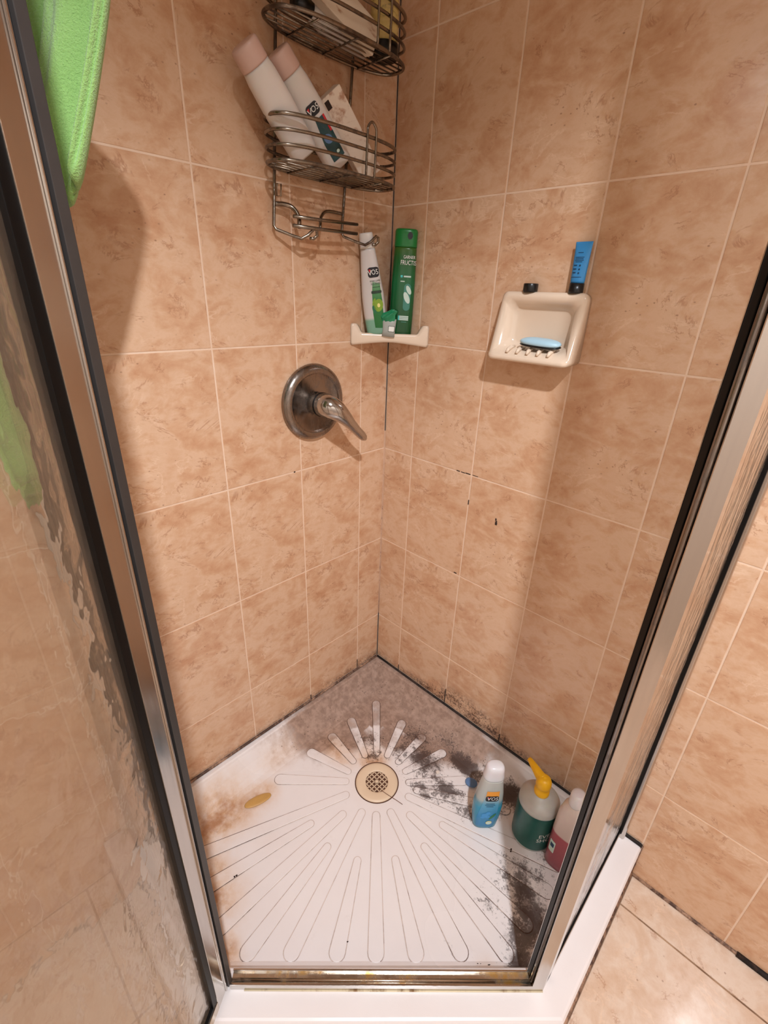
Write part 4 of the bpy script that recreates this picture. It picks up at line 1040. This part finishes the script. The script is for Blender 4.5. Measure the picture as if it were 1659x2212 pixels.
# ------------------------------------------------------------------ hanging wire caddy
cd = thing('wire_caddy', 'tarnished two-tier wire shower caddy hanging on the left wall', 'caddy', (.012, -.24, 1.105 + Z0))
def cw(o): return child_world(o, cd)
CX, RX, RY, NE = .0595, .0505, .149, 2.6
def ring_pts(cy, z, ry=RY, rx=RX, cx=CX, a0=0., a1=2 * math.pi, k=72, tilt=0.):
    out = []
    for j in range(k):
        a = a0 + (a1 - a0) * j / (k if a1 - a0 > 6.28 else k - 1); c, s_ = math.cos(a), math.sin(a)
        x = cx + rx * spow(c, 2 / NE); y = cy + ry * spow(s_, 2 / NE); out.append(Vector((x, y, z - tilt * (x - cx) / rx)))
    return out
def post_y(side, z):           # the two uprights lean a little towards the corner with height
    f = (z - 1.105) / (1.41 - 1.105); return (-.3468 + .0257 * f) if side == 0 else (-.1730 + .0307 * f)
PX = .0115; wr = .0030
for s_ in (0, 1):
    zb = 1.1065 if s_ == 0 else 1.110
    y0 = post_y(s_, zb)
    pts = [(PX, post_y(s_, 2.0), 2.0 + Z0), (PX, post_y(s_, 1.7), 1.7 + Z0), (PX, post_y(s_, 1.4), 1.4 + Z0), (PX, post_y(s_, 1.2), 1.2 + Z0), (PX, y0, zb + .006 + Z0), (PX + .004, y0 + .002, zb + Z0)]
    # hook: forward, then a small upturned loop
    pts += [(PX + .016, y0 + .028, zb - .008 + Z0), (PX + .026, y0 + .046, zb - .013 + Z0), (PX + .032, y0 + .058, zb - .006 + Z0), (PX + .037, y0 + .070, zb + .006 + Z0), (PX + .036, y0 + .077, zb + .004 + Z0), (PX + .034, y0 + .079, zb - .005 + Z0), (PX + .032, y0 + .072, zb - .011 + Z0), (PX + .030, y0 + .064, zb - .011 + Z0)]
    cw(tube_obj('upright_wire', pts, wr, M['wire'], None, 8))
# tie the uprights together high up
cw(tube_obj('hanger_loop', smooth_path([(PX, post_y(0, 2.0), 2.0 + Z0), (PX + .004, -.24, 2.06 + Z0), (PX, post_y(1, 2.0), 2.0 + Z0)], 8), wr, M['wire']))
def basket(cy, zb, rings, ry, arch):
    b = thing('basket', '', ''); del b['label'], b['category']; b.location = (CX, cy, zb + Z0); child_world(b, cd)
    off = Matrix.Translation(b.location).inverted()
    def bw(o): o.parent = b; o.matrix_parent_inverse = off; return o
    for i, dz in enumerate(rings): bw(tube_obj('rim_wire' if i == len(rings) - 1 else 'side_wire', ring_pts(cy, zb + dz + Z0, ry), wr * (1.1 if i in (0, len(rings) - 1) else .95), M['wire'], None, 8, True))
    # floor wires running along the wall
    for k in range(7):
        x = CX - RX + .010 + k * (2 * RX - .02) / 6; c = abs((x - CX) / RX); half = ry * (max(0, 1 - c ** NE)) ** (1 / NE)
        bw(tube_obj('floor_wire', [(x, cy - half, zb + Z0), (x, cy + half, zb + Z0)], .0014, M['wire'], None, 6))
    for yy in (cy - ry * .55, cy, cy + ry * .55):
        c = abs((yy - cy) / ry); half = RX * (max(0, 1 - c ** NE)) ** (1 / NE)
        bw(tube_obj('cross_wire', [(CX - half, yy, zb - .0025 + Z0), (CX + half, yy, zb - .0025 + Z0)], .0016, M['wire'], None, 6))
    # arched stay on the front
    ya, yb = arch; xf = CX + RX + .0035; zt = zb + rings[-1] + .020
    bw(tube_obj('arched_stay', smooth_path([(xf - .003, ya, zb + Z0), (xf, ya, zb + rings[-1] + Z0), (xf, ya + .002, zt - .006 + Z0), (xf, (ya + yb) / 2, zt + .002 + Z0), (xf, yb - .002, zt - .006 + Z0), (xf - .001, yb, zb + rings[-1] + Z0), (xf - .004, yb, zb + Z0)], 6), .0023, M['wire']))
    return b
basket(-.2285, 1.2045, (0, .022, .043, .0645), RY, (-.196, -.172))
basket(-.2165, 1.404, (0, .028, .050, .072), .1525, (-.172, -.140))
# soap rack under the lower basket
br = thing('soap_rack', '', ''); del br['label'], br['category']; br.location = (.05, -.24, 1.13 + Z0); child_world(br, cd)
off = Matrix.Translation(br.location).inverted()
def rk(o): o.parent = br; o.matrix_parent_inverse = off; return o
rk(tube_obj('rack_arm', smooth_path([Vector((0.0140, -0.3429, 1.4438)), Vector((0.0180, -0.3266, 1.4448)), Vector((0.0240, -0.3138, 1.4422)), Vector((0.0320, -0.3070, 1.4333)), Vector((0.0380, -0.3054, 1.4208)), Vector((0.0420, -0.3091, 1.4061))], 5), .0042, M['wire']))
rk(tube_obj('rack_arm', smooth_path([Vector((0.0140, -0.1731, 1.4474)), Vector((0.0180, -0.2074, 1.4471)), Vector((0.0220, -0.2269, 1.4437)), Vector((0.0300, -0.2434, 1.4331)), Vector((0.0380, -0.2525, 1.4219)), Vector((0.0420, -0.2561, 1.4084))], 5), .0032, M['wire']))
rk(tube_obj('rack_bar', [Vector((0.0460, -0.3242, 1.4235)), Vector((0.0500, -0.2644, 1.4239)), Vector((0.0460, -0.1578, 1.4276))], .0032, M['wire']))
rk(tube_obj('rack_bar', [Vector((0.0460, -0.3261, 1.4080)), Vector((0.0500, -0.2649, 1.4079)), Vector((0.0460, -0.1589, 1.4103))], .0034, M['wire']))
rk(tube_obj('tag_loop', [Vector((0.0130, -0.3356, 1.4774)), Vector((0.0130, -0.3262, 1.4781)), Vector((0.0130, -0.3275, 1.4586)), Vector((0.0130, -0.3371, 1.4573))], .0012, M['wire'], None, 6, True))

# bottles and boxes in the caddy
LB = 1.2045 + Z0 + .005
def lean(name, label, cat, b0, t0, face=(.75, -.66, 0)):
    o = thing(name, label, cat); o.matrix_world = axis_matrix(b0, t0, face); return o
WB = Bottle([(0, .0215, .0165, 2.5), (.004, .0245, .0190, 2.6), (.10, .0262, .0200, 2.6), (.150, .0245, .0195, 2.4), (.168, .0222, .0190, 2.2)])
WC = Bottle([(.1682, .0226, .0195, 2.2), (.171, .0232, .0200, 2.2), (.200, .0226, .0196, 2.2), (.2035, .021, .018, 2.1), (.2045, .018, .016, 2.1)])
def leaning_bottle(label, b0, t0, logo, L=.2045):
    kz = (t0.z - (LB + .017)) / (t0.z - b0.z); b0 = t0 + (b0 - t0) * kz; ln = (t0 - b0).length
    o = lean('shampoo_bottle', label, 'bottle', b0, t0); o.scale = (1.06, 1.06, ln / L)
    link('body', WB.mesh('body'), M['white_plastic'], o, True); link('cap', WC.mesh('cap'), M['pink_cap'], o, True)
    if logo:
        WB.patch('label', [(-.004, .016), (.020, .016), (.021, .060), (.018, .092), (.002, .092), (-.004, .05)], M['caddy_label'], o, .0005, -.004)
        WB.patch('orange_flash', [(-.0005, .062), (.003, .062), (.003, .092), (-.0005, .092)], M['ink_red'], o, .0008, .0135)
        vo_logo(WB, o, .0035, .108, .85, .1)
        WB.patch('flower_petal', ell(.007, .009, 14, .4), M['petal_and_shadow_blue'], o, .0009, .003, .055); WB.patch('seal_badge', ell(.005, .005, 14), M['ink_dgreen'], o, .0009, .008, .028); WB.patch('seal_badge', ell(.003, .003, 14), M['ink_pale'], o, .0012, .008, .028)
    return o
leaning_bottle('white bottle with a pinkish cap leaning left in the caddy, the leftmost one', Vector((0.0600, -0.2969, 1.5150)), Vector((0.0620, -0.4197, 1.6427)), False)
leaning_bottle('white bottle with a blue label leaning left in the middle of the caddy basket', Vector((0.0560, -0.2059, 1.5112)), Vector((0.0500, -0.3495, 1.6551)), True)
b0, t0 = Vector((0.0520, -0.1277, 1.5180)), Vector((0.0400, -0.2316, 1.6314))
ob = lean('soap_carton', 'cream carton with brown stains leaning in the lower caddy basket', 'carton', b0, t0, (.8, -.5, 0)); ln = (t0 - b0).length
me = box_mesh('box', .046, .032, ln, .0025); me.transform(Matrix.Translation((0, 0, ln / 2))); link('box', me, M['carton2'], ob)
me = box_mesh('flap', .0466, .0326, .0012, .0004); o = link('flap', me, M['carton2'], ob); o.location = (0, 0, ln * .66); o.rotation_euler = (0, .35, 0)
me = box_mesh('tear', .010, .002, .014, .0006); o = link('tear', me, M['debris'], ob); o.location = (-.014, -.0155, ln - .013)
# upper basket
UB = 1.404 + Z0 + .0045
cn = thing('aerosol_can', 'yellow patterned can with a black base in the upper caddy basket', 'can', (.070, -.1155, UB))
link('body', lathe('body', [(0, .020), (.0262, .020), (.0262, .15), (.022, .162), (.012, .168), (0, .169)], 36), M['can'], cn, True)
link('base', lathe('base', [(0, 0), (.0262, 0), (.0275, .002), (.0275, .0205), (.0, .021)], 36), M['black'], cn, True)
c2 = lean('stained_carton', 'white carton streaked with brown lying in the upper caddy basket', 'carton', Vector((.075, -.150, UB + .014)), Vector((.078, -.315, UB + .062)), (.9, -.35, 0))
me = box_mesh('box', .046, .022, .165, .002); me.transform(Matrix.Translation((0, 0, .0825))); link('box', me, M['carton'], c2)
me = box_mesh('lid', .047, .023, .020, .002); me.transform(Matrix.Translation((0, 0, .174))); link('lid', me, M['carton'], c2)
wb2 = lean('lotion_bottle', 'white bottle with a dark cap lying in the upper caddy basket', 'bottle', Vector((.044, -.135, UB + .018)), Vector((.046, -.315, UB + .030)), (.5, -.2, -.8))
LBt = Bottle([(0, .018, .013, 2.6), (.004, .021, .0155, 2.8), (.10, .021, .0155, 2.8), (.13, .016, .014, 2.4), (.138, .012, .012, 2)])
link('body', LBt.mesh('body'), M['white_plastic'], wb2, True); link('cap', lathe('cap', [(0, .138), (.0135, .138), (.0135, .17), (0, .171)], 28), M['black'], wb2, True)

for o in list(COL.objects):
    if o.name.startswith('glass_pane') and o.type == 'MESH': pane_faces(o)
bpy.context.view_layer.update()
